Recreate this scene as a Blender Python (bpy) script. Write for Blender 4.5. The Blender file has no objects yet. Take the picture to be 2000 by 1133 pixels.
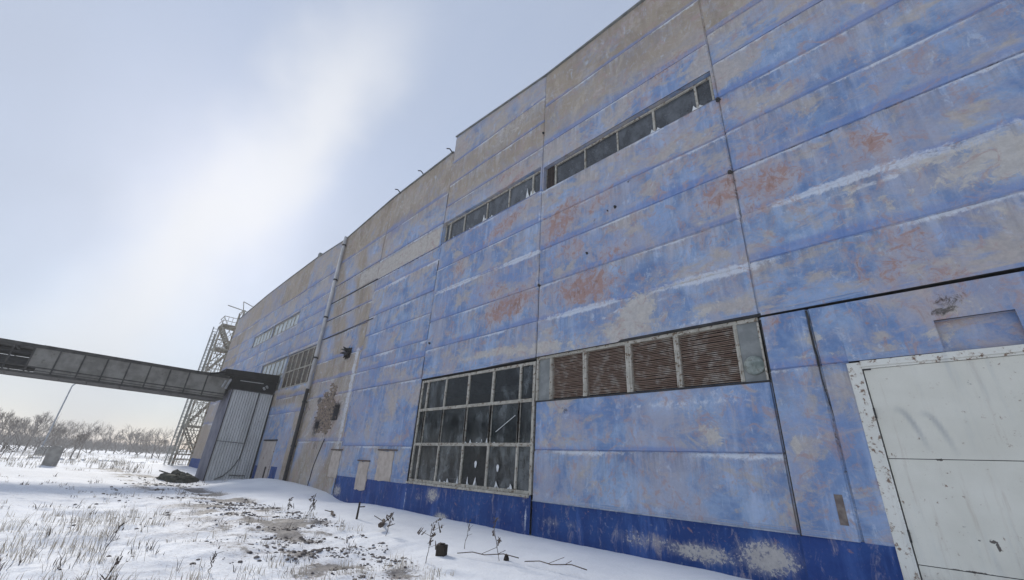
import bpy, math, random
import numpy as np
from mathutils import Vector, Matrix, noise
random.seed(7); rng = np.random.default_rng(7)
scene = bpy.context.scene
col = scene.collection

# ---------------- camera, sky, sun, exposure ----------------
cam_data = bpy.data.cameras.new('camera'); cam = bpy.data.objects.new('camera', cam_data); col.objects.link(cam)
cam_data.sensor_width = 36; cam_data.lens = 14.557; cam_data.clip_start = 0.05; cam_data.clip_end = 6000
rt = Vector((0.70512, 0.70665, 0.05876)); upv = Vector((0.24527, -0.32081, 0.91483)); fw = Vector((-0.66532, 0.63065, 0.39953))
M = Matrix((rt, upv, -fw)).transposed().to_4x4(); M.translation = Vector((0, -8.86, 1.5))
cam.matrix_world = M
scene.camera = cam

SUN_EL = math.radians(27); SUN_DIR = Vector((-0.998, 0.05, 0)).normalized()
SUN_AZ = math.atan2(SUN_DIR.x, SUN_DIR.y)
sd = bpy.data.lights.new('sun', 'SUN'); sd.energy = 1.65; sd.angle = math.radians(9); sd.color = (1.0, 0.95, 0.86)
sun = bpy.data.objects.new('sun', sd); col.objects.link(sun)
sv = Vector((SUN_DIR.x*math.cos(SUN_EL), SUN_DIR.y*math.cos(SUN_EL), math.sin(SUN_EL)))
sun.rotation_euler = sv.to_track_quat('Z', 'Y').to_euler()

world = bpy.data.worlds.new('World'); scene.world = world; world.use_nodes = True
wn = world.node_tree; wn.nodes.clear()
def N(t, kind, **kw):
    n = t.nodes.new(kind)
    for k, v in kw.items():
        if hasattr(n, k): setattr(n, k, v)
        else: n.inputs[k].default_value = v
    return n
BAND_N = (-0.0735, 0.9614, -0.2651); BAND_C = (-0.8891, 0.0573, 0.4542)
sky = N(wn, 'ShaderNodeTexSky', sky_type='NISHITA'); sky.sun_disc = False
sky.sun_elevation = SUN_EL; sky.sun_rotation = SUN_AZ
sky.air_density = 1.0; sky.dust_density = 0.4; sky.ozone_density = 1.5; sky.altitude = 100
tc = N(wn, 'ShaderNodeTexCoord')
mp = N(wn, 'ShaderNodeMapping'); mp.inputs['Rotation'].default_value = (0.5, 0.35, 0.9); mp.inputs['Scale'].default_value = (0.8, 2.2, 1.6)
nz = N(wn, 'ShaderNodeTexNoise'); nz.inputs['Scale'].default_value = 1.3; nz.inputs['Detail'].default_value = 5; nz.inputs['Roughness'].default_value = 0.45
rmp = N(wn, 'ShaderNodeMapRange'); rmp.inputs['From Min'].default_value = 0.3; rmp.inputs['From Max'].default_value = 0.75
rmp.inputs['To Min'].default_value = 0.70; rmp.inputs['To Max'].default_value = 0.95
mixw = N(wn, 'ShaderNodeMix', data_type='RGBA'); mixw.inputs['B'].default_value = (2.75, 3.1, 3.85, 1)
bg = N(wn, 'ShaderNodeBackground'); bg.inputs['Strength'].default_value = 0.10
wo = N(wn, 'ShaderNodeOutputWorld')
L = wn.links.new
L(tc.outputs['Generated'], mp.inputs['Vector']); L(mp.outputs['Vector'], nz.inputs['Vector']); L(nz.outputs['Fac'], rmp.inputs['Value'])
L(rmp.outputs['Result'], mixw.inputs['Factor']); L(sky.outputs['Color'], mixw.inputs['A'])
# lens flare streak painted into the sky colour as a torn bright band
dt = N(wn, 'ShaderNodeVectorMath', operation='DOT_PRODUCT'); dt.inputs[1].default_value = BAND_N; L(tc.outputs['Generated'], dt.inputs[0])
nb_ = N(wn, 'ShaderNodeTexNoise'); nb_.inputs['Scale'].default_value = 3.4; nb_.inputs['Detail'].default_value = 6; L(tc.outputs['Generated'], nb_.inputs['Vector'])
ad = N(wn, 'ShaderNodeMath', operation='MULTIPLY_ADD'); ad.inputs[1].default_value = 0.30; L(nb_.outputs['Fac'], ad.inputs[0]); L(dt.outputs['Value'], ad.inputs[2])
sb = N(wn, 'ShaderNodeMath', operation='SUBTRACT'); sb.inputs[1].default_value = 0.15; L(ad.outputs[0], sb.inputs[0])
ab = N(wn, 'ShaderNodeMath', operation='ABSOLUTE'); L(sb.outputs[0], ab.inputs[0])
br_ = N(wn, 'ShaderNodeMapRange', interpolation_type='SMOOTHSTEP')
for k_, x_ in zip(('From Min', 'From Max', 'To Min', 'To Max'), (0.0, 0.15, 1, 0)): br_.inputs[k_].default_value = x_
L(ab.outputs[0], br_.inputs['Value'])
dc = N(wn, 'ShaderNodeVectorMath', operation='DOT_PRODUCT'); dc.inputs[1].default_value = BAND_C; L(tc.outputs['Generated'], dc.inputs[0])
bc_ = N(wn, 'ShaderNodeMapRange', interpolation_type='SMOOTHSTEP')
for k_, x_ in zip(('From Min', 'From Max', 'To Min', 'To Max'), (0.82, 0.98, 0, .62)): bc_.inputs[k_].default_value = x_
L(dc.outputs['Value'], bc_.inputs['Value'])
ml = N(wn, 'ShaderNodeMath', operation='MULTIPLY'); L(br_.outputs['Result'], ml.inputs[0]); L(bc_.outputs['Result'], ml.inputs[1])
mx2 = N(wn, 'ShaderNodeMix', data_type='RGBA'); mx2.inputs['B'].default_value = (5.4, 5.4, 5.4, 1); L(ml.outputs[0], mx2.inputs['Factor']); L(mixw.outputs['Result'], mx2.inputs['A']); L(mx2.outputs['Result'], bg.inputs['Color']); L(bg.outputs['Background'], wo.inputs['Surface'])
scene.view_settings.view_transform = 'Standard'; scene.view_settings.look = 'None'
scene.view_settings.exposure = 0.92; scene.view_settings.gamma = 1

# ---------------- helpers ----------------
def tag(o, label=None, cat=None, group=None, kind=None):
    if label: o['label'] = label
    if cat: o['category'] = cat
    if group: o['group'] = group
    if kind: o['kind'] = kind
    return o
def empty(name, loc=(0, 0, 0), rz=0):
    o = bpy.data.objects.new(name, None); col.objects.link(o); o.location = loc; o.rotation_euler = (0, 0, rz); o.empty_display_size = 0.3
    return o
class MB:
    def __init__(s): s.v = []; s.f = []; s.at = {}
    def add(s, vs, fs):
        b = len(s.v); s.v += [tuple(v) for v in vs]; s.f += [tuple(i+b for i in f) for f in fs]
    def box(s, x0, x1, y0, y1, z0, z1):
        s.add([(x0,y0,z0),(x1,y0,z0),(x1,y1,z0),(x0,y1,z0),(x0,y0,z1),(x1,y0,z1),(x1,y1,z1),(x0,y1,z1)],
              [(0,3,2,1),(4,5,6,7),(0,1,5,4),(1,2,6,5),(2,3,7,6),(3,0,4,7)])
    def bar(s, a, b, r, n=6, r2=None, flat=None):
        a = Vector(a); b = Vector(b); d = (b-a)
        if d.length < 1e-6: return
        d.normalize(); u = d.orthogonal().normalized()
        if n == 4:
            u = Vector((0,0,1)).cross(d)
            if u.length < 1e-3: u = Vector((1,0,0))
            u.normalize(); w = d.cross(u); u, w = (u+w).normalized(), (w-u).normalized()
        else: w = d.cross(u)
        r2 = r if r2 is None else r2; vs = []
        for p, q in ((a, r), (b, r2)):
            for k in range(n):
                t = 2*math.pi*k/n; vs.append(p + q*(math.cos(t)*u + math.sin(t)*w))
        fs = [(k, (k+1) % n, n+(k+1) % n, n+k) for k in range(n)] + [tuple(range(n-1, -1, -1)), tuple(range(n, 2*n))]
        s.add(vs, fs)
    def path(s, pts, r, n=6):
        for a, b in zip(pts[:-1], pts[1:]): s.bar(a, b, r, n)
    def prism(s, pts2, y0, y1):     # polygon in X-Z, thickness in y
        n = len(pts2); s.add([(x, y0, z) for x, z in pts2]+[(x, y1, z) for x, z in pts2],
              [tuple(range(n)), tuple(range(2*n-1, n-1, -1))]+[(k, n+k, n+(k+1) % n, (k+1) % n) for k in range(n)])
    def build(s, name, mat, parent=None, smooth=False, bevel=0):
        me = bpy.data.meshes.new(name); me.from_pydata(s.v, [], s.f); me.validate(); me.update()
        if mat: me.materials.append(mat)
        for k, arr in s.at.items():
            a = me.color_attributes.new(k, 'FLOAT_COLOR', 'POINT'); a.data.foreach_set('color', np.asarray(arr, dtype=np.float32).ravel())
        if smooth: me.polygons.foreach_set('use_smooth', [True]*len(me.polygons))
        o = bpy.data.objects.new(name, me); col.objects.link(o); o.parent = parent
        if bevel:
            b = o.modifiers.new('bevel', 'BEVEL'); b.width = bevel; b.segments = 1; b.limit_method = 'ANGLE'
        return o
def build_split(mb, name, mat, parent=None, bevel=0):
    """each separate piece of the collected shapes becomes a part of its own"""
    n = len(mb.v); par = list(range(n))
    def fd(i):
        while par[i] != i: par[i] = par[par[i]]; i = par[i]
        return i
    for f in mb.f:
        for k in f[1:]:
            a, b = fd(f[0]), fd(k)
            if a != b: par[b] = a
    grp = {}
    for i in range(n): grp.setdefault(fd(i), []).append(i)
    fg = {}
    for f in mb.f: fg.setdefault(fd(f[0]), []).append(f)
    out = []
    for r, vs in grp.items():
        mp = {v: i for i, v in enumerate(vs)}; q = MB(); q.v = [mb.v[v] for v in vs]; q.f = [tuple(mp[i] for i in f) for f in fg.get(r, [])]
        for k, arr in mb.at.items(): q.at[k] = [arr[v] for v in vs]
        out.append(q.build(name, mat, parent, bevel=bevel))
    return out
def copy_thing(o, parent=None):
    c = o.copy(); col.objects.link(c); c.parent = parent
    for ch in list(o.children): copy_thing(ch, c)
    return c

# ---------------- materials ----------------
class Mat:
    def __init__(s, name, rough=0.8, spec=0.3):
        s.m = bpy.data.materials.new(name); s.m.use_nodes = True; s.t = s.m.node_tree; s.t.nodes.clear()
        s.out = N(s.t, 'ShaderNodeOutputMaterial'); s.b = N(s.t, 'ShaderNodeBsdfPrincipled')
        s.b.inputs['Roughness'].default_value = rough; s.b.inputs['Specular IOR Level'].default_value = spec
        s.l(s.b.outputs[0], s.out.inputs['Surface'])
        s.co = N(s.t, 'ShaderNodeTexCoord').outputs['Object']
    def l(s, a, b): s.t.links.new(a, b)
    def noise(s, scale, detail=4, rough=0.55, stretch=None, out='Fac', dist=0):
        n = N(s.t, 'ShaderNodeTexNoise'); n.inputs['Scale'].default_value = scale; n.inputs['Detail'].default_value = detail
        n.inputs['Roughness'].default_value = rough; n.inputs['Distortion'].default_value = dist
        s.k = getattr(s, 'k', 0)+1
        m = N(s.t, 'ShaderNodeMapping'); m.inputs['Scale'].default_value = stretch or (1, 1, 1); m.inputs['Location'].default_value = (7.3*s.k, 3.1*s.k, 5.7*s.k)
        s.l(s.co, m.inputs['Vector']); s.l(m.outputs[0], n.inputs['Vector'])
        return n.outputs[out]
    def rng(s, v, a, b, c=0, d=1):
        n = N(s.t, 'ShaderNodeMapRange'); n.interpolation_type = 'SMOOTHSTEP'; s.l(v, n.inputs['Value'])
        for k, x in zip(('From Min', 'From Max', 'To Min', 'To Max'), (a, b, c, d)): n.inputs[k].default_value = x
        return n.outputs['Result']
    def math(s, op, a, b):
        n = N(s.t, 'ShaderNodeMath', operation=op)
        for i, x in enumerate((a, b)):
            if isinstance(x, (int, float)): n.inputs[i].default_value = x
            else: s.l(x, n.inputs[i])
        return n.outputs[0]
    def mix(s, f, a, b, mode='MIX'):
        n = N(s.t, 'ShaderNodeMix', data_type='RGBA', blend_type=mode)
        for k, x in (('Factor', f), ('A', a), ('B', b)):
            if isinstance(x, (int, float)): n.inputs[k].default_value = x
            elif isinstance(x, tuple): n.inputs[k].default_value = (*x, 1)
            else: s.l(x, n.inputs[k])
        return n.outputs['Result']
    def attr(s, name):
        n = N(s.t, 'ShaderNodeAttribute', attribute_name=name); q = N(s.t, 'ShaderNodeSeparateColor'); s.l(n.outputs['Color'], q.inputs[0])
        return q.outputs[0], q.outputs[1], q.outputs[2]
    def alpha(s, name):
        return N(s.t, 'ShaderNodeAttribute', attribute_name=name).outputs['Alpha']
    def shift(s, v, k=37.0):
        cb = N(s.t, 'ShaderNodeCombineXYZ'); sc_ = s.math('MULTIPLY', v, k); s.l(sc_, cb.inputs[0]); s.l(sc_, cb.inputs[2])
        ad_ = N(s.t, 'ShaderNodeVectorMath', operation='ADD'); s.l(s.co, ad_.inputs[0]); s.l(cb.outputs[0], ad_.inputs[1]); return ad_.outputs[0]
    def color(s, c): s.l(c, s.b.inputs['Base Color'])
    def bump(s, h, strength=0.3, dist=0.02):
        n = N(s.t, 'ShaderNodeBump'); n.inputs['Strength'].default_value = strength; n.inputs['Distance'].default_value = dist
        s.l(h, n.inputs['Height']); s.l(n.outputs[0], s.b.inputs['Normal'])
def simple(name, c1, c2, scale=6, rough=0.8, c3=None, s3=20, lo=0.55, hi=0.7, metal=0, bump=0.2, stretch=None):
    m = Mat(name, rough)
    c = m.mix(m.rng(m.noise(scale, 5, .6, stretch), .35, .65), c1, c2)
    if c3: c = m.mix(m.rng(m.noise(s3, 4, .6), lo, hi), c, c3)
    m.color(c); m.b.inputs['Metallic'].default_value = metal
    if bump: m.bump(m.noise(scale*4, 4), bump, 0.01)
    return m.m

def wall_material(name, deep=False):
    m = Mat(name, 0.85, 0.2)
    rust, beige, pale = m.attr('mask_a'); deepb, dark, grey = m.attr('mask_b')
    pan = m.alpha('mask_a'); under = m.alpha('mask_b'); co0 = m.co; co1 = m.shift(pan)
    n1 = m.noise(0.40, 5, .6); m.co = co1; n2 = m.noise(1.1, 7, .66, dist=.5); m.co = co0; n3 = m.noise(7, 6, .7); n4 = m.noise(26, 5, .65)
    ns = m.noise(1.0, 6, .62, (3.6, 3.0, 0.55))           # vertical runs
    m.co = co1; nh = m.noise(1.0, 6, .62, (0.35, 1.0, 3.2)); m.co = co0           # rows of wash along the panels
    if not deep:
        c = m.mix(m.rng(n2, .34, .66), (0.130, 0.220, 0.410), (0.350, 0.450, 0.610))
        c = m.mix(m.rng(n1, .48, .60, 0, .65), c, (0.150, 0.235, 0.425))
        c = m.mix(m.rng(ns, .50, .72, 0, .65), c, (0.46, 0.54, 0.70))
        c = m.mix(m.rng(nh, .52, .72, 0, .55), c, (0.175, 0.265, 0.470))
        p1 = m.noise(.62, 9, .72, dist=.5); m.co = co1; p2 = m.noise(.85, 9, .74, (.8, 1, 1.1), dist=.5); m.co = co0; p3 = m.noise(1.9, 9, .76, (.7, 1, 1.2), dist=.9)
        p2 = m.math('ADD', p2, m.math('MULTIPLY', m.math('SUBTRACT', pan, .5), .05))
        c = m.mix(m.rng(m.math('ADD', p1, m.math('MULTIPLY', grey, .05)), .46, .60, 0, .68), c, (0.385, 0.375, 0.430))
        c = m.mix(m.rng(m.math('ADD', p2, m.math('MULTIPLY', grey, .12)), .525, .63, 0, .85), c, m.mix(m.rng(n3, .35, .65), (0.500, 0.445, 0.390), (0.410, 0.365, 0.325)))
        c = m.mix(m.math('MULTIPLY', m.rng(grey, .60, .85), m.rng(m.noise(.7, 8, .74, dist=.6), .30, .52, 0, .88)), c, (0.375, 0.305, 0.225))
        c = m.mix(m.math('MULTIPLY', m.rng(grey, .72, .95), m.rng(m.noise(.9, 8, .75, (1.2, 1, .5), dist=.8), .42, .62, 0, .75)), c, (0.250, 0.205, 0.150))
        c = m.mix(m.math('MULTIPLY', m.rng(grey, .5, .8), m.rng(m.noise(1.3, 8, .75, (1.2, 1, .6), dist=.8), .55, .66, 0, .7)), c, (0.50, 0.44, 0.35))
        c = m.mix(m.rng(p3, .53, .66, 0, .65), c, (0.47, 0.405, 0.385))
        c = m.mix(m.rng(m.noise(3.4, 8, .75, (1.3, 1, .6), dist=.6), .56, .68, 0, .6), c, (0.52, 0.59, 0.69))
    else:
        c = m.mix(m.rng(n2, .35, .66), (0.018, 0.048, 0.180), (0.030, 0.080, 0.250))
        c = m.mix(m.rng(ns, .5, .7, 0, .5), c, (0.09, 0.18, 0.46))
        c = m.mix(m.rng(n3, .60, .68, 0, .5), c, (0.22, 0.26, 0.34))
        c = m.mix(m.rng(n1, .45, .65, 0, .5), c, (0.025, 0.055, 0.22))
    # dirt and chalk running down from under each joint
    run = m.noise(1.0, 6, .7, (7, 3, .6)); run2 = m.noise(1.0, 6, .7, (4, 3, .45))
    c = m.mix(m.math('MULTIPLY', m.math('MULTIPLY', under, m.rng(run, .44, .62)), .60), c, (0.20, 0.195, 0.215))
    c = m.mix(m.math('MULTIPLY', m.math('MULTIPLY', under, m.rng(run2, .50, .66)), .65), c, (0.50, 0.52, 0.58))
    def amt(mask, amp, lo, hi, nn):
        v = m.math('ADD', mask, m.math('MULTIPLY', m.math('SUBTRACT', nn, .5), amp)); return m.rng(v, lo, hi)
    jag = m.noise(4.5, 9, .78, dist=.8); fine = m.noise(15, 7, .74, dist=.5); str_ = m.noise(3.2, 8, .75, (1.7, 1, .55), dist=.9)
    c = m.mix(m.math('MULTIPLY', amt(deepb, 1.4, .2, .8, n2), .6), c, (0.150, 0.225, 0.47))
    c = m.mix(m.math('MULTIPLY', amt(pale, 2.2, .45, .85, jag), .75), c, (0.66, 0.69, 0.74))
    c = m.mix(m.math('MULTIPLY', amt(rust, 3.0, .1, .7, str_), .65), c, (0.44, 0.375, 0.375))
    c = m.mix(m.math('MULTIPLY', amt(rust, 5.0, .42, 1.0, jag), .82), c, (0.370, 0.225, 0.185))
    c = m.mix(m.math('MULTIPLY', amt(rust, 6.0, 1.0, 1.5, str_), .7), c, (0.26, 0.150, 0.115))
    bb = m.mix(m.rng(n3, .4, .6), (0.58, 0.545, 0.49), (0.47, 0.435, 0.39))
    c = m.mix(m.math('MULTIPLY', amt(beige, 2.4, .55, .72, fine if deep else jag), .85), c, bb)
    if deep: c = m.mix(m.math('MULTIPLY', m.math('MULTIPLY', m.rng(beige, .2, .5), m.rng(m.noise(12, 5, .6, (1, 1, 1)), .58, .66)), .9), c, (0.035, 0.06, 0.17))
    c = m.mix(m.math('MULTIPLY', amt(beige, 1.8, .15, .8, str_), .35), c, (0.46, 0.43, 0.40))
    c = m.mix(m.math('MULTIPLY', amt(dark, 2.8, .45, .9, jag), .88), c, (0.050, 0.045, 0.045))
    c = m.mix(m.rng(m.noise(2.4, 8, .77, dist=1.2), .53, .63, 0, .65 if not deep else 0), c, (0.40, 0.285, 0.265))
    c = m.mix(m.rng(n4, .3, .7, 0, .3), c, m.mix(1.0, c, (1.3, 1.3, 1.28), 'MULTIPLY'))
    m.color(c)
    m.bump(m.math('ADD', m.math('MULTIPLY', fine, .5), m.math('MULTIPLY', m.noise(1.2, 3), 1.5)), .35, .02)
    return m.m
PATCH = [
('R',-1.49,7.58,.55,.45,20,.8),('R',-1.77,7.11,.3,.35,0,.5),('R',0.02,7.79,.3,.25,30,.6),('R',0.28,7.53,.28,.35,0,.7),
('R',-1.23,6.86,.3,.2,0,.3),('R',-1.70,8.49,.3,.3,0,.4),('R',-1.42,9.24,.3,.3,0,.35),('R',0.19,5.48,.25,.6,20,.45),
('R',-0.43,5.18,.25,.4,0,.4),('R',-0.06,4.97,.2,.5,-30,.5),('R',0.53,4.65,.3,.3,0,.4),('R',-2.42,7.77,.6,.5,20,.7),
('R',-2.85,6.75,.35,.3,0,.4),('R',-4.01,7.05,.4,.25,0,.2),('R',-6.39,6.42,1.1,.5,0,.9),('R',-5.88,6.13,.5,.35,-30,.6),
('R',-9.54,6.53,1.3,.5,10,.9),('R',-9.07,6.70,.5,.5,30,.5),('R',-7.27,9.03,.9,.6,30,.85),('R',-7.58,8.58,.5,.3,0,.5),
('R',-6.85,7.75,.8,.35,0,.5),('R',-5.59,7.23,.8,.3,0,.5),('R',-6.07,9.08,.7,.3,-20,.5),('R',-5.61,9.24,.5,.3,0,.4),
('R',-9.99,9.96,1.2,.35,20,.7),('R',-9.73,11.72,1.4,.3,20,.7),('R',-10.22,12.36,.8,.25,10,.5),('R',-10.27,7.29,.8,.4,0,.5),
('R',-12.60,8.82,.4,.6,0,.5),('R',-10.57,7.57,.5,.5,0,.45),('R',-5.02,10.46,.5,.25,20,.3),('R',-3.27,9.08,.5,.25,20,.3),
('R',-3.53,12.49,1.2,.4,20,.4),('R',-2.85,10.39,.7,.3,0,.25),('R',-15.09,7.59,.9,.5,0,.3),('R',-20.68,11.95,.4,.25,0,.35),
('R',-4.35,15.77,1.4,.4,10,.3),('R',-7.33,6.35,1,.3,0,.35),('R',0.39,4.21,.3,.35,0,.6),('R',-0.56,4.25,.2,.18,0,.5),
('R',-1.92,4.48,.12,.12,0,.6),('G',-4.85,5.23,.5,.75,-45,1.0),('G',-5.38,4.80,.45,.3,-20,1.0),('G',-4.22,4.77,.6,.15,10,.6),
('G',-3.25,4.94,.5,.2,0,.65),('G',-2.60,5.03,.5,.15,0,.5),('G',-3.54,5.38,.5,.15,0,.4),('G',-3.50,5.76,1.2,.06,0,.6),
('G',-10.14,5.03,2.0,.16,0,.9),('G',-8.08,4.88,1.4,.22,0,.9),('G',-6.76,4.68,1,.1,0,.7),('G',-12.96,4.76,1.6,.1,0,.6),
('G',1.73,6.45,.8,.55,0,.85),('G',1.28,6.40,.6,.45,0,.7),('G',0.97,6.36,.4,.3,0,.55),('G',1.02,6.77,.8,.1,0,.8),
('G',-0.24,6.75,.18,.12,0,.7),('G',-0.32,6.38,.1,.3,0,.7),('G',-0.00,6.30,.1,.35,0,.55),('G',0.22,6.19,.12,.35,0,.65),
('G',0.49,6.18,.1,.4,0,.6),('G',-0.02,6.70,.4,.12,0,.5),('G',1.24,5.63,.3,.15,-20,.6),('G',-1.06,6.78,.5,.2,0,.3),
('G',0.52,4.18,.45,.2,0,.6),('G',0.32,3.81,.4,.12,0,.7),('G',-1.42,4.03,.3,.15,0,.7),('G',-1.11,3.70,.3,.1,0,.5),
('G',-1.64,3.68,.35,.08,0,.6),('G',-1.96,2.18,.1,.2,0,1.0),('G',-1.51,2.60,.12,.2,0,.5),('G',-1.30,3.10,.1,.1,0,.5),
('G',-3.40,2.42,.3,.35,0,.75),('G',-3.60,2.88,.8,.25,0,.4),('G',-3.96,2.59,.7,.3,0,.4),('G',-2.33,1.85,.4,.12,0,.5),
('G',-2.86,2.56,.2,.12,0,.5),('G',-4.73,1.67,.3,.2,0,.25),('G',-13.53,9.10,.3,.6,0,.3),('G',-15.27,7.51,.8,.45,0,.55),
('G',-7.80,5.31,.3,.35,0,.5),('G',-3.28,13.38,2.5,.6,10,.35),('G',-6.08,13.84,1.8,.7,10,.4),('G',-9.99,14.79,2.5,.8,10,.5),
('G',-11.81,13.62,1.5,.5,0,.4),('G',-17.99,14.73,2.5,.8,0,.5),('G',-1.62,12.65,.7,1.5,0,.45),('G',-1.62,10.91,.5,.4,0,.4),
('G',-0.93,9.67,.5,.3,0,.35),('G',0.71,10.01,.9,.5,0,.35),('G',1.99,9.06,1.0,.5,0,.3),('G',-26.54,4.06,1.5,1.2,0,.3),
('B',-4.83,5.57,1.4,.07,15,.9),('B',-3.05,5.63,1.6,.05,0,.8),('B',-4.70,5.40,1.2,.08,5,.6),('B',-3.51,4.64,.8,.2,0,.6),
('B',-0.90,6.71,1.2,.12,0,.5),('B',0.06,6.72,.8,.05,0,.8),('B',1.09,6.83,.8,.06,0,.8),('B',-3.24,8.09,1.5,.4,0,.3),
('B',-4.51,8.04,1.2,.4,0,.25),('B',-4.13,9.04,1.4,.3,0,.3),('B',-1.02,5.26,1.2,.15,0,.4),('B',-0.42,4.59,.6,.3,0,.5),
('B',-1.23,4.19,.3,.5,0,.35),('B',-2.02,3.44,.05,.8,0,.7),('B',-2.40,3.19,.3,.4,0,.4),('B',-4.26,3.02,2.4,.12,0,.6),
('B',-7.10,3.32,1.6,.1,0,.5),('B',-3.36,3.17,.8,.25,0,.5),('B',-5.24,1.24,3,.4,0,.25),('B',-7.79,2.56,.5,1.2,0,.3),
('B',-17.75,7.66,2,2,0,.3),('B',-13.30,6.33,2.0,.8,0,.25),('B',-16.64,5.76,1.2,1.2,0,.2),('B',-1.10,1.53,.12,.6,0,.3),
('K',-6.12,3.01,1.5,.3,0,.4),('K',-2.73,2.83,.6,.5,0,.5),('K',-3.52,1.90,.8,.2,0,.2),('K',-0.13,4.70,.6,.2,0,.4),
('K',-1.14,9.67,.8,.3,0,.2),('K',-2.02,6.18,.4,.3,0,.3),('K',1.79,8.33,1.2,.4,0,.3),('K',-0.49,5.95,1.2,.2,0,.4),
('K',-3.67,5.29,.8,.2,0,.4),('K',-2.18,10.45,.2,.3,0,.3),('K',-4.64,6.23,1,.3,0,.2),('K',-15.75,7.01,1.2,.4,0,.2),
('K',-27.13,12.89,.8,.6,0,.5),('K',-18.69,13.52,1.6,.7,0,.6),('K',-13.03,12.28,1.2,.6,0,.3),('T',-4.30,1.45,.12,.04,0,.9),
('T',-4.97,1.61,.08,.04,0,.7),('T',-5.27,1.86,.04,.06,0,.7),('T',-5.24,1.19,.05,.04,0,.8),('T',-7.73,1.06,.05,.2,0,.5),
('T',-7.09,3.06,.15,.15,0,.5),('T',0.44,4.29,.25,.2,0,.7),('T',0.29,4.15,.15,.05,0,.8),('T',-5.41,9.61,.08,.08,0,.5),
('T',-4.78,9.28,.06,.06,0,1),('T',-5.96,8.39,.05,.12,0,.8),('T',-21.74,3.74,.35,.3,0,1.2),('T',-23.39,3.24,.5,.35,0,.9),
('T',-25.72,4.02,.9,.5,0,.5),('T',-23.08,4.42,.8,.3,0,.5),
]
CH = {'R': 0, 'G': 1, 'B': 2, 'K': 3, 'T': 4, 'Y': 5}
PT = np.array([[CH[p[0]], *p[1:]] for p in PATCH])
def masks(x, z):
    """paint-wear masks over wall coordinates: rust, beige, pale, deep blue, dark stain, grey"""
    out = np.zeros((len(x), 6))
    for c, px, pz, rx, rz, ro, a in PT:
        t = math.radians(ro); dx = x-px; dz = z-pz
        u = (dx*math.cos(t)+dz*math.sin(t))/rx; w = (-dx*math.sin(t)+dz*math.cos(t))/rz
        d = np.sqrt(u*u+w*w); out[:, int(c)] = np.maximum(out[:, int(c)], a*np.clip(1.45-d, 0, 1))
    def st(v, a, b): t = np.clip((v-a)/(b-a), 0, 1); return t*t*(3-2*t)
    g = 0.10+0.70*st(z, 9, 14)
    left = st(-x, 19.3, 20.0)
    g = np.maximum(g, left*st(z, 6.4, 6.8)*(x > -26)*(0.75+.2*np.sin(x*2.1+z*.9)))
    g = np.maximum(g, (x < -20.2)*(x > -26.05)*(z <= 6.6)*(.95+.25*np.sin(x*1.7-z*1.1)))
    g = np.maximum(g, (x < -26.05)*(x > -33)*np.clip(1-np.abs(z-5.0)/1.2, 0, 1)*1.1)
    g = np.maximum(g, (x < -26.05)*(0.35+0.35*st(z, 11, 15)))
    g = np.maximum(g, (x > -27.6)*(x < -26.05)*(z < 5)*1.1)
    g = np.maximum(g, (x < -48.5)*0.8)
    out[:, 5] = g
    # filled-in strip of bare panel left of the upper windows
    s = ((x < -14.25)*(x > -22.5)*(z > 10.62)*(z < 11.75)).astype(float); out[:, 1] = np.maximum(out[:, 1], s*.78); out[:, 5] = np.maximum(out[:, 5], s)
    # brown render stripped bare beside the downpipe, with pale runs and brick by the holes
    e = (x < -20.4)*(x > -26.05)*(z < 5.6); out[:, 4] = np.maximum(out[:, 4], e*(.16+.14*np.sin(x*5.1)*np.sin(z*.8+1)))
    out[:, 1] = np.maximum(out[:, 1], e*(.30+.25*np.sin(x*3.3+z*.5)))
    out[:, 2] = np.maximum(out[:, 2], .9*np.exp(-((x+20.6)/.28)**2)*(z < 7)*(z > .8))
    out[:, 2] = np.maximum(out[:, 2], .6*np.exp(-((x+25.0)/.5)**2)*np.exp(-((z-2.6)/.5)**2))
    for hx, hz_, r_, a_ in ((-21.7, 3.7, .75, 1.5), (-23.7, 3.1, .8, 1.4), (-22.6, 3.9, .7, .9), (-24.2, 4.4, .4, 1.1), (-21.7, 6.7, .6, 1.2), (-23.3, 2.1, .5, .7)):
        out[:, 4] = np.maximum(out[:, 4], a_*np.clip(1.15-np.hypot(x-hx, (z-hz_)*1.1)/r_, 0, 1))
    out[:, 0] = np.maximum(out[:, 0], .75*np.exp(-(((x+22.8)/1.4)**2+((z-3.6)/1.3)**2)))
    return out

WALL = wall_material('weathered_blue_paint'); DEEP = wall_material('deep_blue_plinth_paint', True)
FRAME = simple('old_window_paint', (.38, .355, .30), (.52, .49, .42), 5, .8, (.18, .13, .09), 14, .54, .64)
DARKM = simple('shade_dark', (.025, .025, .028), (.05, .048, .046), 4, .7)
GREYM = simple('galvanised_steel', (.26, .28, .30), (.36, .38, .41), 3, .6, (.22, .17, .13), 9, .62, .72)
COPE = simple('coping_metal', (.16, .17, .17), (.26, .26, .24), 3, .7)
CONC = simple('concrete', (.30, .28, .25), (.42, .40, .36), 3, .9)
TAR = simple('roof_felt', (.06, .06, .06), (.10, .10, .10), 2, .9)

building = empty('factory_building', (0, 0, 0))
tag(building, 'long factory hall of faded blue rust stained panels with a dark blue base', 'building')

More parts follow.
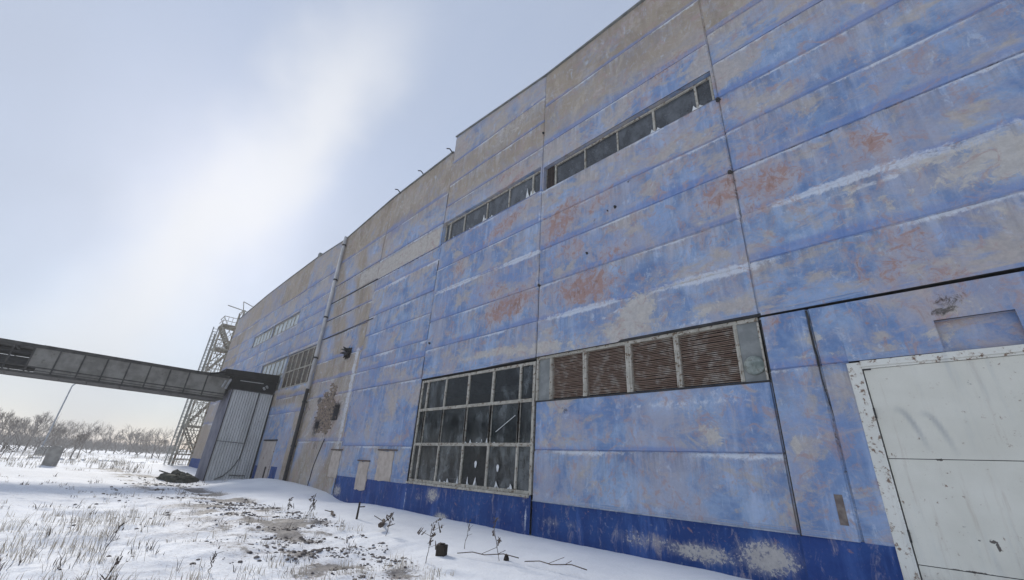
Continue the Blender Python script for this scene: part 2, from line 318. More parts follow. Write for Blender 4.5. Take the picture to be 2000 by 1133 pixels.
# ---- wall of panels, bay by bay ----
def bay(mb, x0, x1, seams, top0, top1, z0=0.0, holes=(), step=0.13, y=0.0, dark_edge=(1, 1), white=(), darks=()):
    gx = list(np.arange(x0+step, x1-step*.5, step)); gz = list(np.arange(z0+step, 14.6 if top0 > 14 else top0, step))
    tz = min(top0, top1)
    gz = [z for z in np.arange(z0+step, tz-.05, step)]
    for h in holes: gx += [h[0], h[1]]; gz += [h[2], h[3]]
    g = .016
    for e in (x0, x1): gx += [e] ; gx += [e+g*1.1 if e == x0 else e-g*1.1, e+g*2 if e == x0 else e-g*2]
    ss = [s for s in seams if z0+.05 < s < tz-.1]
    for s_ in ss: gz += [s_-g*2, s_-g, s_, s_+g, s_+g*2]
    gz += [z0, tz]
    hard = set()
    for h in holes: hard |= {round(h[0], 4), round(h[1], 4), round(h[2], 4), round(h[3], 4)}
    for s_ in ss: hard |= {round(s_+k*g, 4) for k in (-2, -1, 0, 1, 2)}
    hard |= {round(v, 4) for v in (x0, x1, z0, tz, x0+g*1.1, x1-g*1.1, x0+g*2, x1-g*2)}
    def clean(a):
        a = sorted({round(float(v), 4) for v in a}); o = []
        for v in a:
            if v in hard: 
                while o and o[-1] not in hard and v-o[-1] < .05: o.pop()
                if not o or v-o[-1] > 1e-3: o.append(v)
            elif not o or v-o[-1] > .05: o.append(v)
        return o
    gx = clean(gx); gz = clean(gz)
    X, Z = np.meshgrid(gx, gz); X = X.ravel(); Z = Z.ravel(); Z0 = Z.copy()
    m = masks(X, Z)
    Y = np.full(len(X), float(y))
    edges = [z0]+ss+[99]
    row = np.searchsorted(np.array(edges), Z-1e-6)
    pr = np.random.default_rng(int(abs(x0)*100)+3)
    off = pr.normal(0, .010, 40); tlt = pr.normal(0, .008, 40); pid = pr.random(40); tone = pr.uniform(-.12, .14, 40); dk = pr.uniform(0, .35, 40)
    Y += off[row]+tlt[row]*(X-(x0+x1)/2)/3
    m[:, 5] += tone[row]*np.where(Z > 4.6, 1, .5); m[:, 3] = np.maximum(m[:, 3], dk[row]*(m[:, 5] < .8))
    for i, s_ in enumerate(ss):
        near = np.abs(Z-s_) < g*1.01
        Y[near] += .024 if i not in white else .010
        w = (np.abs(Z-s_) < g*2.1)
        ph = np.sin(X*1.7+i*2.1)*.5+.5
        ab = (Z > s_) & (Z < s_+.16); m[ab, 3] = np.maximum(m[ab, 3], 1.0-.5*ph[ab]); bl = (Z < s_-g) & (Z > s_-.14); m[bl, 2] = np.maximum(m[bl, 2], .30*ph[bl]+.12)  # seam shading put into the colour: deep blue above, pale below
        if i in white: m[w, 2] = np.maximum(m[w, 2], .55+.55*ph[w])
        else:
            low = w & (Z < s_); m[low, 2] = np.maximum(m[low, 2], .35+.6*ph[low])
            m[near, 4] = np.maximum(m[near, 4], .62 if i in darks else .24)
    for e, dd in ((x0, dark_edge[0]), (x1, dark_edge[1])):
        near = np.abs(X-e) < g*1.2; Y[near] += .03*dd
        m[near, 4] = np.maximum(m[near, 4], .5*dd*(.6+.5*np.sin(Z[near]*1.3+e)))
        w = np.abs(X-e) < .1; m[w, 2] = np.maximum(m[w, 2], .25+.3*np.sin(Z[w]*2.3+e))
    if top0 != top1 or True:
        tw = np.clip((Z-(tz-1.2))/1.2, 0, 1); top = top0+(top1-top0)*(X-x0)/(x1-x0); Z = Z+tw*(top-tz)
    nx, nzz = len(gx), len(gz); fs = []
    used = [True]*(nx*nzz)
    for j in range(nzz-1):
        zc = (gz[j]+gz[j+1])/2
        for i in range(nx-1):
            xc = (gx[i]+gx[i+1])/2
            if any(h[0] < xc < h[1] and h[2] < zc < h[3] for h in holes): continue
            a = j*nx+i; fs.append((a, a+1, a+nx+1, a+nx))
    base = len(mb.v); mb.add(list(zip(X, Y, Z)), fs)
    one = pid[row][:, None]; tops = np.array(ss+[99.]); below = np.array([np.min(np.where(tops >= zz-1e-4, tops, 99.)) for zz in Z0])-Z0; und = np.exp(-np.clip(below, 0, 9)/.38)[:, None]
    mb.at.setdefault('mask_a', []).extend(np.hstack([m[:, [0, 1, 2]], one]).tolist())
    mb.at.setdefault('mask_b', []).extend(np.hstack([m[:, [3, 4, 5]], und]).tolist())
    def quad(vs, yy):
        b = len(mb.v); mb.v += vs; mb.f.append((b, b+1, b+2, b+3))
        mb.at['mask_a'] += [[0, .2, 0, .5]]*4; mb.at['mask_b'] += [[.2, yy, .5, 0]]*4
    D = .32
    for h in holes:                             # reveals; those of small holes coloured dark in place of shade
        small = 1.3 if h[1]-h[0] < .8 else .35
        a, b_, c, d = h; d = min(d, 99)
        quad([(a, y, c), (a, y+D, c), (a, y+D, d), (a, y, d)], small); quad([(b_, y, d), (b_, y+D, d), (b_, y+D, c), (b_, y, c)], small)
        quad([(a, y, d), (a, y+D, d), (b_, y+D, d), (b_, y, d)], small); quad([(a, y+D, c), (a, y, c), (b_, y, c), (b_, y+D, c)], small)
up = [5.80, 6.97, 8.22, 9.41, 10.56, 11.77, 12.95, 14.6]
w = MB()
bay(w, 3.86, 9.86, up, 16.32, 16.32, 4.62, step=.3)
bay(w, -2.14, 3.86, up, 16.32, 16.32, 4.62, white=(1,), darks=(2, 5), step=.11)
bay(w, -8.14, -2.14, [5.74, 6.93, 8.2, 9.35, 10.58, 12.65, 14.6], 16.35, 16.32, 4.62, holes=[(-8.06, -2.2, 10.58, 11.6)], white=(0,), darks=(5, 6), step=.12)
bay(w, -14.2, -8.14, [5.74, 6.93, 8.2, 9.35, 10.66, 12.65, 13.9, 15.2], 16.95, 16.35, 4.58, holes=[(-14.15, -8.24, 10.68, 11.76)], white=(2,), step=.14)
bay(w, -20.14, -14.2, [2.1, 4.63, 5.5, 6.2, 7.37, 8.4, 9.87, 10.6, 11.8, 13.5], 15.98, 16.0, 0.84, white=(6,), darks=(7, 8), step=.16)
bay(w, -26.1, -20.14, [2.3, 4.6, 5.5, 6.7, 8.2, 9.4, 10.58, 11.8, 13.5], 15.5, 15.98, -.4, holes=[(-22.05, -21.4, 6.45, 7.0), (-21.95, -21.35, 3.3, 4.05), (-24.0, -23.5, 2.95, 3.3)], darks=(4, 5, 6, 7, 8), step=.2)
bay(w, -32.1, -26.1, [4.0, 5.0, 8.3, 9.5, 10.5, 11.7, 13.2], 15.85, 15.45, -.4, holes=[(-32.05, -26.4, 5.65, 8.1)], step=.25)
bay(w, -38.1, -32.1, [4.0, 8.3, 9.5, 10.45, 11.7, 13.2], 15.85, 15.85, -.4, holes=[(-38.05, -32.15, 5.65, 8.1), (-38.05, -32.15, 10.45, 11.5)], step=.3)
bay(w, -44.1, -38.1, [4.0, 6.0, 8.3, 9.5, 10.45, 11.7, 13.2], 15.82, 15.85, .8, holes=[(-43.8, -38.15, 10.45, 11.5)], step=.35)
bay(w, -50.1, -44.1, [4.0, 6.0, 8.3, 9.5, 10.5, 11.7, 13.2], 15.6, 15.82, .8, step=.4)
bay(w, -54.3, -50.1, [4.0, 6.0, 8.3, 9.5, 10.5, 11.7, 13.2], 15.4, 15.6, .8, step=.4)
w.build('wall', WALL, building)
lw = MB()                                       # wall of the lower storey, set back under the upper panels
bay(lw, -8.14, -2.17, [2.05], 3.36, 3.36, 0.82, y=.045, step=.10, darks=())
bay(lw, -2.16, -1.36, [3.52], 4.58, 4.58, 0.82, y=.0, step=.10, dark_edge=(1, 1))
bay(lw, -1.36, -.95, [3.52], 4.58, 4.575, .82, y=.02, step=.10, dark_edge=(1, 0))
bay(lw, -.95, 3.0, [], 4.575, 4.55, 3.53, y=.02, step=.10, dark_edge=(0, 0), holes=[(.22, 1.06, 3.53, 4.02)])
bay(lw, 3.0, 9.86, [3.0], 4.50, 4.50, .82, y=.02, step=.4)
lw.build('lower_wall', WALL, building)
nb = MB(); bay(nb, .2, 1.08, [], 4.03, 4.03, 3.5, y=.10, step=.1, dark_edge=(0, 0)); nb.build('blocked_opening', WALL, building)
sf = MB()
for a, b, y0, y1, z in ((-2.2, 9.86, 0.002, .4, 4.618), (-8.14, -2.2, .002, .4, 4.617), (-14.2, -8.14, .002, .4, 4.577)):
    sf.box(a, b, y0, y1, z, z+.05)
sf.box(-8.14, -2.17, .055, .35, 3.32, 3.357)
build_split(sf, 'soffit', DARKM, building)  # undersides coloured dark to deepen the shade below the overhang
sg = MB(); sg.box(-2.15, 9.8, .20, .24, 4.40, 4.615); sg.box(-2.155, -2.13, .01, .3, .8, 4.54); build_split(sg, 'shade_strip', DARKM, building)  # dark strips standing in for shade under the overhang and beside the pilaster

# plinth
pl = MB()
for a, b, t, y in ((-8.14, -2.17, .83, .065), (-14.2, -8.14, .93, .0), (-20.0, -14.2, .85, .006), (-2.16, -.95, .83, .012), (3.0, 9.86, .83, .03)):
    gx = np.arange(a, b+.01, (b-a)/max(4, round((b-a)/.08))); gz = np.linspace(-.5, t, 16)
    X, Z = np.meshgrid(gx, gz); X = X.ravel(); Z = Z.ravel(); m = np.zeros((len(X), 6)); m[:, 5] = .2
    def ell(ch, px, pz, rx, rz, am):
        d = np.sqrt(((X-px)/rx)**2+((Z-pz)/rz)**2); m[:, ch] = np.maximum(m[:, ch], am*np.clip(1.4-d, 0, 1))
    ell(1, -3.85, .30, .75, .17, .85); ell(1, -2.72, .40, .50, .28, .95); ell(1, -4.6, .38, .5, .12, .55); ell(1, -12.5, .62, .35, .25, .8); ell(1, -11.9, .02, .4, .16, .95)
    ell(1, -13.3, .5, .25, .2, .45); ell(1, -7.5, .40, .35, .12, .50); ell(1, -6.9, .42, .3, .08, .47); ell(1, -5.2, .36, .5, .2, .52); ell(1, -9.37, .28, .25, .06, .5); ell(1, -19.7, .25, .5, .3, .7)
    ell(2, -8.30, .4, .05, .45, .8); ell(2, -14.1, .3, .06, .5, .8); ell(2, -5.9, .5, .3, .2, .4)
    m[np.abs(X-b) < .05, 4] = .35
    rr = np.random.default_rng(3)
    pl.add(list(zip(X, np.full(len(X), y), Z)), [(j*len(gx)+i, j*len(gx)+i+1, (j+1)*len(gx)+i+1, (j+1)*len(gx)+i) for j in range(len(gz)-1) for i in range(len(gx)-1)])
    pl.at.setdefault('mask_a', []).extend([[*r[:3], .5] for r in m.tolist()]); pl.at.setdefault('mask_b', []).extend([[*r[3:], 0] for r in m.tolist()])
for a, b, t, y in ((-29.3, -28.2, .9, -.012), (-32.6, -31.9, .85, -.012), (-54.3, -38.1, .82, -.004)):
    pl.box(a, b, y, y+.1, -.6, t)
    k = 8; pl.at['mask_a'] += [[0, 0, 0, .5]]*k; pl.at['mask_b'] += [[0, 0, 0, 0]]*k
build_split(pl, 'plinth', DEEP, building)
tr = MB(); tr.box(-8.14, -2.17, .03, .10, .815, .838); tr.build('plinth_ledge', simple('ledge_paint', (.22, .27, .36), (.42, .45, .50), 6), building)

# coping, roof, end and back walls, floor, interior
cp = MB()
def strip(x0, x1, z0, z1, y0=-.06, y1=.35, t=.06): cp.add([(x0,y0,z0),(x1,y0,z1),(x1,y1,z1),(x0,y1,z0),(x0,y0,z0+t),(x1,y0,z1+t),(x1,y1,z1+t),(x0,y1,z0+t)], [(0,3,2,1),(4,5,6,7),(0,1,5,4),(1,2,6,5),(2,3,7,6),(3,0,4,7)])
for a in ((-8.14, 9.86, 16.35, 16.32), (-14.2, -8.14, 16.95, 16.35), (-20.14, -14.24, 15.98, 16.0), (-26.1, -20.14, 15.5, 15.98), (-31.2, -26.1, 15.76, 15.45), (-38.1, -31.2, 15.85, 15.80), (-44.1, -38.1, 15.82, 15.85), (-50.1, -44.1, 15.6, 15.82), (-54.4, -50.1, 15.4, 15.6)): strip(*a)
cp.box(-31.5, -31.2, -.05, .5, 15.8, 16.15)
build_split(cp, 'roof_coping', COPE, building)
rf = MB(); rf.box(-54.28, 9.86, .35, 40, 14.6, 14.8); rf.build('roof', TAR, building)
side = MB(); side.box(-54.3, -54.05, .01, 40, -.5, 15.4); side.box(9.6, 9.86, .01, 40, -.5, 16.3); side.box(-54.3, 9.86, 39.8, 40.1, -.5, 15.4)
side.box(-14.2, -13.9, .02, .35, 15.9, 16.9)
build_split(side, 'end_wall', simple('side_wall', (.32, .31, .33), (.42, .41, .42), 1.5), building)
vb = MB(); vb.box(-22.2, -21.2, .33, .36, 6.3, 7.1); vb.box(-22.1, -21.2, .33, .36, 3.2, 4.2); vb.box(-24.2, -23.3, .33, .36, 2.8, 3.4); build_split(vb, 'cavity_shade_sheet', simple('cavity_shade_black', (.01, .01, .01), (.02, .018, .016), 3), building)  # black sheets behind the holes, standing in for their unlit depth
fl = MB(); fl.box(-54, 9.6, .5, 39.8, -.1, .0); fl.build('interior_floor', CONC, building)
INTER = simple('interior_paint', (.10, .12, .11), (.16, .18, .17), .8, .9)
tb = MB()
for k in range(6):
    x = -20.14+6*k-.0
    if x > 9: continue
    for y in (12., 24.): tb.box(x-.2, x+.2, y-.2, y+.2, 0, 14.6)
    for y in (.6,): tb.box(x-.2, x+.2, y, y+.4, 0, 14.6)
    tb.bar((x, .8, 12.2), (x, 39, 12.2), .12, 4); tb.bar((x, .8, 14.2), (x, 39, 14.2), .12, 4)
    for q in range(12): tb.bar((x, .8+3*q, 12.2), (x, 2.3+3*q, 14.2), .07, 4); tb.bar((x, 2.3+3*q, 14.2), (x, 3.8+3*q, 12.2), .07, 4)
for y, z in ((4.5, 4.0), (9., 5.5)): tb.box(-54, 9.6, y, y+.3, z, z+.5)
tb.build('roof_truss', DARKM, building)

# ---- glass ----
def glass_mat(name, base, dirt, trans, scale=3.0):
    m = Mat(name, .12, .6)
    ri = N(m.t, 'ShaderNodeNewGeometry').outputs['Random Per Island']
    d = m.rng(m.math('ADD', m.noise(scale, 6, .7, (1, 1, .6)), m.math('MULTIPLY', m.math('SUBTRACT', ri, .5), .30)), .42, .80)
    m.color(m.mix(m.math('MULTIPLY', ri, .6), m.mix(d, base, dirt), m.mix(d, tuple(.5*c for c in base), tuple(.8*c for c in dirt))))
    tb_ = N(m.t, 'ShaderNodeBsdfTransparent'); tb_.inputs[0].default_value = (.75, .8, .8, 1)
    ms = N(m.t, 'ShaderNodeMixShader'); f = m.math('MULTIPLY', m.math('SUBTRACT', 1.0, d), trans)
    m.l(f, ms.inputs[0]); m.l(m.b.outputs[0], ms.inputs[1]); m.l(tb_.outputs[0], ms.inputs[2]); m.l(ms.outputs[0], m.out.inputs['Surface'])
    m.l(m.rng(m.noise(5, 4), .3, .8, .06, .35), m.b.inputs['Roughness'])
    m.bump(m.noise(1.6, 2), .12, .02)
    return m.m
GLASS = glass_mat('dusty_glass', (.02, .026, .03), (.11, .125, .13), .55)
GLASS2 = glass_mat('dull_glass', (.045, .05, .055), (.11, .12, .13), .15)
PALEG = simple('milky_glazing', (.42, .46, .47), (.60, .64, .64), 2.5, .5)
ICE = simple('frost_and_rag_remains', (.62, .64, .64), (.80, .80, .78), 9, .8)

def window(name, x0, x1, z0, z1, xs, zs, mat_f, mat_g, fw_=.05, yy=.10, parent=building, sill=True, lab=None, jit=0.0):
    f = MB(); t = .05
    f.box(x0, x1, yy-t/2, yy+t, z1-fw_, z1); f.box(x0, x1, yy-t/2, yy+t, z0, z0+fw_)
    f.box(x0, x0+fw_, yy-t/2, yy+t, z0+fw_, z1-fw_); f.box(x1-fw_, x1, yy-t/2, yy+t, z0+fw_, z1-fw_)
    for z in zs: f.box(x0+fw_, x1-fw_, yy-t/2-.008, yy+t-.004, z-fw_*.55, z+fw_*.55); f.box(x0+fw_, x1-fw_, yy-t/2-.02, yy+t-.02, z-fw_*.12, z+fw_*.12)
    zz = [z0+fw_]+[q for z in zs for q in (z-fw_*.55, z+fw_*.55)]+[z1-fw_]
    for x in xs:
        for k in range(0, len(zz), 2):
            wj = random.uniform(.75, 1.15)*fw_*.5; sx = random.uniform(-1, 1)*jit
            f.add([(x-wj+sx, yy-t/2, zz[k]), (x+wj+sx, yy-t/2, zz[k]), (x+wj+sx, yy+t, zz[k]), (x-wj+sx, yy+t, zz[k]), (x-wj-sx, yy-t/2, zz[k+1]), (x+wj-sx, yy-t/2, zz[k+1]), (x+wj-sx, yy+t, zz[k+1]), (x-wj-sx, yy+t, zz[k+1])],
                  [(0,3,2,1),(4,5,6,7),(0,1,5,4),(1,2,6,5),(2,3,7,6),(3,0,4,7)])
    fo = f.build(name, None, parent) if False else None
    wobj = f.build(name, mat_f, parent)
    if lab: wobj['label'] = lab
    g = MB(); XX = [x0+fw_]+[q for x in xs for q in (x, x)]+[x1-fw_]
    for i in range(0, len(XX), 2):
        for k in range(0, len(zz), 2):
            tl = random.uniform(-.008, .008); a, b = XX[i], XX[i+1]
            g.add([(a, yy+.02+tl, zz[k]), (b, yy+.02-tl, zz[k]), (b, yy+.02-tl+random.uniform(-.01, .01), zz[k+1]), (a, yy+.02+tl, zz[k+1])], [(0, 1, 2, 3)])
    g.build('pane', mat_g, wobj)
    if sill:
        s_ = MB(); s_.box(x0, x1, -.05, yy-.03, z0-.07, z0-.002); s_.build('sill', mat_f, wobj, bevel=.01)
    return wobj
big = window('window', -14.17, -8.2, .95, 4.52, [-13.74, -12.59, -11.26, -10.03, -8.80], [3.40, 2.19], FRAME, GLASS, .085, .09, jit=.015, lab='large three row factory window with old cream frame')
ic = MB()
for k in range(18):
    x = random.uniform(-12.3, -8.35); h = abs(random.gauss(0, .11))+.02; wd = random.uniform(.03, .09)
    if any(abs(x-c) < .12 for c in (-12.59, -11.26, -10.03, -8.8)): continue
    ic.prism([(x-wd, 1.03), (x+wd, 1.03), (x+wd*.4, 1.03+h*.6), (x+random.uniform(-.3, .3)*wd, 1.03+h)], .075, .085)
for x, z in ((-9.9+.35, 1.55), (-11.0+.45, 1.62)):
    ic.prism([(x+.05*math.cos(t)*(1+.2*math.sin(3*t)), z+.10*math.sin(t)) for t in np.linspace(0, 6.283, 12)[:-1]], .07, .08)
for k in range(10):
    x = random.uniform(-11.2, -8.9); h = abs(random.gauss(0, .05))+.01; z = 2.24
    ic.prism([(x-.04, z), (x+.04, z), (x, z+h)], .075, .085)
build_split(ic, 'frost', ICE, big)
ic = MB(); ic.bar((-9.75, .08, 2.55), (-8.95, .08, 3.0), .010, 4); ic.build('glass_crack', ICE, big)
# upper strips
u1 = window('window', -8.02, -2.24, 10.60, 11.56, [-7.62, -6.36, -5.13, -3.92, -2.68], [], FRAME, GLASS2, .055, .13, sill=False, lab='upper strip of grey panes with a black sheet over one in place of an unlit opening')
u2 = window('window', -14.12, -8.28, 10.70, 11.72, [-13.78, -12.74, -11.25, -9.95, -8.7], [], FRAME, GLASS2, .06, .13, sill=False, lab='upper strip of panes with white shards left in the frame')
ic = MB()
for x, h in ((-8.95, .45), (-8.75, .25), (-8.6, .18), (-11.4, .35), (-11.3, .15), (-10.9, .12), (-11.0, .08), (-2.76, .2), (-2.6, .12), (-3.8, .12), (-3.98, .16), (-13.4, .08), (-12.3, .07)):
    z0 = 10.7 if x < -8.2 else 10.6
    ic.prism([(x-.08, z0+.06), (x+.10, z0+.06), (x+.02, z0+.06+h*.5), (x-.02, z0+.06+h)], .10, .115)
build_split(ic, 'frost', ICE, u2)
gp = MB(); gp.box(-7.98, -7.66, .085, .10, 10.62, 11.54); gp.build('gap_shade_sheet', simple('gap_shade_black', (.012, .01, .01), (.02, .018, .018), 3), u1)  # black sheet over the pane in place of an unlit opening
cur = MB()
for k in range(4): cur.bar((-7.9+.07*k, .08, 10.64), (-7.93+.075*k, .07, 11.5), .018, 5)
cur.build('torn_board', simple('rotten_board', (.05, .035, .03), (.09, .06, .05), 6), u1)
DIRTY = simple('dirty_brown_glazing', (.035, .026, .018), (.12, .09, .06), 1.6, .55, (.20, .17, .13), 3, .58, .7)
window('window', -32.0, -26.45, 5.70, 8.05, [-31.1, -30.2, -29.3, -28.3, -27.4], [6.85], FRAME, DIRTY, .07, .10, sill=False, lab='brown grimy two row window beside the downpipe')
window('window', -38.0, -32.2, 5.70, 8.05, [-37, -36, -35, -34, -33.1], [6.85], FRAME, PALEG, .07, .10, sill=False)
window('window', -37.95, -32.3, 10.5, 11.45, [-37, -36, -35, -34, -33.2], [], FRAME, PALEG, .06, .08, sill=False, lab='narrow milky glazed strip high on the far bay')
window('window', -43.75, -38.2, 10.5, 11.45, [-42.8, -41.9, -41, -40, -39.1], [], FRAME, PALEG, .06, .08, sill=False)

# ---- louvers ----
SLAT = simple('brown_rotted_slats', (.40, .29, .22), (.25, .16, .12), 2.5, .8, (.56, .49, .42), 5, .48, .66, stretch=(.6, 3, 14))
JAMB = simple('grey_sheet', (.20, .21, .205), (.28, .29, .28), 3, .7)
lb = MB(); lb.box(-8.12, -2.2, .26, .28, 3.36, 4.6); lb.build('louver_backing', simple('louver_dark', (.03, .022, .018), (.05, .04, .03), 4), building)
for i, (a, b) in enumerate(((-7.55, -6.50), (-6.38, -5.22), (-5.06, -3.98), (-3.86, -2.68))):
    s_ = MB(); n = 29
    for k in range(n):
        z = 3.40+k*(4.56-3.40)/n; ns_ = 9; sag = random.uniform(-.008, .006); tl = random.uniform(-.008, .008); ph = random.uniform(0, 6)
        pts = []
        for q in range(ns_+1):
            u = q/ns_; x = a+(b-a)*u; dz = sag*math.sin(math.pi*u)+tl*(u-.5)+.002*math.sin(9*u+ph)
            pts.append((x, z+dz))
        vs = []
        for x, zz in pts: vs += [(x, .115, zz), (x, .165, zz+.030), (x, .173, zz+.026), (x, .123, zz-.006)]
        fs = []
        for q in range(ns_):
            for e in range(4): fs.append((4*q+e, 4*q+(e+1) % 4, 4*q+4+(e+1) % 4, 4*q+4+e))
        s_.add(vs, fs)
    o = s_.build('louver_panel', SLAT, building)
mu = MB()
for x, wd in ((-7.6, .04), (-6.44, .055), (-5.14, .075), (-3.92, .055), (-2.65, .035)):
    mu.box(x-wd, x+wd, .06, .2, 3.37, 4.575)
    mu.box(x-wd*.25, x+wd*.25, .045, .06, 3.37, 4.575)
mu.box(-8.14, -2.2, .05, .2, 4.54, 4.612); mu.box(-8.14, -8.07, .05, .2, 3.37, 4.54); mu.box(-2.225, -2.19, .02, .06, 3.36, 4.5)
build_split(mu, 'louver_frame', FRAME, building)
jb = MB(); jb.box(-8.07, -7.64, .10, .14, 3.36, 4.54); jb.box(-2.615, -2.2, .08, .12, 3.36, 4.54); build_split(jb, 'blank_sheet', JAMB, building)
cap = MB()                                     # round cap on the grey sheet
R_ = .185; cxx, czz = -2.40, 3.66
ring = [(cxx+R_*math.cos(t), .079, czz+R_*math.sin(t)*1.0) for t in np.linspace(0, 2*math.pi, 25)[:-1]]
vs = []
for k, (rr, dy) in enumerate(((1, 0), (1, .05), (.92, .075), (.7, .10), (.4, .118), (.05, .122))):
    vs += [(cxx+R_*rr*math.cos(t), .079-dy, czz+R_*rr*math.sin(t)) for t in np.linspace(0, 2*math.pi, 25)[:-1]]
cap.add(vs, [(24*k+i, 24*k+(i+1) % 24, 24*k+24+(i+1) % 24, 24*k+24+i) for k in range(5) for i in range(24)])
cap.build('round_vent_cap', simple('vent_cap_paint', (.13, .16, .14), (.30, .33, .30), 5, .5, (.12, .12, .10), 9), building, smooth=True)

# ---- downpipe ----
dp = MB(); xx, yy = -26.02, -.16
dp.bar((xx, yy, 5.2), (xx, yy, 15.5), .105, 10); dp.build('downpipe', simple('pale_pipe', (.44, .44, .44), (.56, .55, .54), 2, .6, (.25, .16, .12), 3, .62, .7), building, smooth=True)
d2 = MB(); d2.bar((xx-.02, yy, -.2), (xx, yy, 5.2), .10, 10); d2.build('lower_downpipe', DARKM, building, smooth=True)
d3 = MB()
for z in (2, 4.4, 7, 9.6, 12.2, 14.8): d3 = MB(); d3.bar((xx, yy, z), (xx, yy, z+.10), .125, 10); d3.box(xx-.03, xx+.03, yy, .03, z+.02, z+.08); d3.build('pipe_clamp', DARKM, building)

# ---- gate ----
gate = empty('gate', (0, 0, 0)); gate.parent = building
def gate_mat(name, c1, c2, spot):
    m = Mat(name, .45, .4)
    c = m.mix(m.rng(m.noise(1.1, 5, .6), .3, .7), c1, c2)
    c = m.mix(m.rng(m.noise(1, 5, .6, (5, 5, .5)), .55, .8, 0, .35), c, (.36, .40, .42))
    sp = m.noise(11, 5, .72); c = m.mix(m.rng(sp, spot, spot+.035), c, (.10, .055, .035)); c = m.mix(m.rng(sp, spot-.06, spot+.03, 0, .45), c, (.36, .26, .18))
    rust, beige, pale = m.attr('mask_a')
    c = m.mix(m.math('MULTIPLY', m.rng(m.math('ADD', rust, m.math('MULTIPLY', m.math('SUBTRACT', sp, .5), 1.5)), .4, .6), .9), c, (.055, .038, .03))
    c = m.mix(m.math('MULTIPLY', pale, .55), c, (.26, .28, .30))
    sp_ = N(m.t, 'ShaderNodeSeparateXYZ'); m.l(m.co, sp_.inputs[0])
    gr = m.math('ADD', m.rng(sp_.outputs[2], 1.1, 0.0), m.math('MULTIPLY', m.math('SUBTRACT', m.noise(2.2, 7, .72, (2.5, 1, .8)), .5), 1.6))
    c = m.mix(m.rng(gr, .35, 1.0, 0, .55), c, (.33, .29, .24))
    c = m.mix(m.rng(m.noise(1.0, 7, .72, (6, 3, .5)), .57, .70, 0, .32), c, (.44, .36, .28))
    m.color(c); m.bump(m.math('ADD', m.noise(.9, 3), m.math('MULTIPLY', m.noise(4, 2), .12)), .8, .07); return m.m
GLEAF = gate_mat('gate_leaf_paint', (.66, .64, .55), (.75, .73, .64), .67)
GFRAME = gate_mat('gate_frame_paint', (.68, .67, .60), (.76, .75, .68), .585)
gf = MB()
gf.box(-.985, -.80, -.015, .12, -.3, 3.50); gf.box(-.80, 2.80, -.015, .12, 3.42, 3.52); gf.box(2.80, 2.98, -.015, .12, -.3, 3.50)
gf.box(-.80, 2.8, -.002, .03, 3.385, 3.42)
gf.build('gate_frame', GFRAME, gate, bevel=.006)
for (a, b) in ((-.785, .995), (1.005, 2.79)):
    for (c, d) in ((.64, 2.005), (2.015, 3.38), (-.25, .63)):
        gl = MB(); nx_, nz_ = 60, 48
        X, Z = np.meshgrid(np.linspace(a, b, nx_), np.linspace(c, d, nz_)); X = X.ravel(); Z = Z.ravel()
        Y = .02+.004*np.sin(X*3.1+Z*1.7)+.003*np.sin(X*7-Z*2.3)
        m = np.zeros((len(X), 4)); m[:, 3] = 1
        def el(ch, px, pz, rx, rz, am, ro=0):
            t = math.radians(ro); dx = X-px; dz = Z-pz; u = (dx*math.cos(t)+dz*math.sin(t))/rx; w_ = (-dx*math.sin(t)+dz*math.cos(t))/rz
            m[:, ch] = np.maximum(m[:, ch], am*np.clip(1.4-np.sqrt(u*u+w_*w_), 0, 1))
        el(0, .03, 1.02, .045, .022, 1.1, -20); el(0, .055, .97, .02, .06, .9); el(0, -.10, 1.02, .05, .02, .6, -35); el(0, -.2, 1.18, .05, .03, .42, -45); el(0, -.17, 1.10, .04, .03, .42); el(0, .07, .82, .012, .03, .5)
        el(0, -.30, .64, .3, .012, .6); el(0, .35, 3.05, .04, .05, .42); el(0, .4, 2.85, .03, .05, .4); el(0, -.22, 2.0, .04, .02, .9)
        for (sx, sz, ln, am) in ((-.52, 2.62, .42, 1.0), (-.24, 2.55, .40, .9)):      # two soft curved scuffs
            for q in np.linspace(0, 1, 14):
                el(2, sx+.24*q**.7*.9, sz+.1-.55*q**1.5, .032, .05, am*math.sin(math.pi*(.12+.8*q)))
        gl.add(list(zip(X, Y, Z)), [(j*nx_+i, j*nx_+i+1, (j+1)*nx_+i+1, (j+1)*nx_+i) for j in range(nz_-1) for i in range(nx_-1)]); gl.at['mask_a'] = m.tolist()
        gl.build('gate_sheet', GLEAF, gate)
gl = MB(); gl.box(-.79, 2.79, .03, .08, -.3, 3.39); gl.build('gate_backing', DARKM, gate)
gg = MB(); gg.box(-.80, -.69, .0, .019, 3.362, 3.384); gg.build('latch_slot', DARKM, gate)
for z in (.9, 2.6): gg = MB(); gg.bar((-.793, -.002, z), (-.793, -.002, z+.16), .014, 8); gg.build('hinge', DARKM, gate)

# slot, boarded patches, brackets, cracks
st_ = MB(); st_.box(-1.58, -1.47, -.014, .01, 1.03, 1.46); st_.build('rusty_plate', simple('rusted_plate', (.14, .11, .10), (.24, .20, .17), 8, .7), building)
PATCHM = simple('bare_render_patch', (.44, .37, .31), (.54, .47, .41), 5, .9)
bp = MB()
for a, b, c, d in ((-16.45, -15.3, .86, 1.92), (-18.05, -17.15, .42, 1.48), (-20.95, -20.0, .75, 1.88)):
    pts = []
    n = 9
    for k in range(n): pts.append((a+(b-a)*k/(n-1), c+random.uniform(-.03, .03)))
    for k in range(n): pts.append((b+random.uniform(-.03, .03), c+(d-c)*(k+.5)/n))
    for k in range(n): pts.append((b+(a-b)*k/(n-1), d+random.uniform(-.02, .02)))
    for k in range(n): pts.append((a+random.uniform(-.03, .03), d+(c-d)*(k+.5)/n))
    bp.prism(pts, -.035, .0)
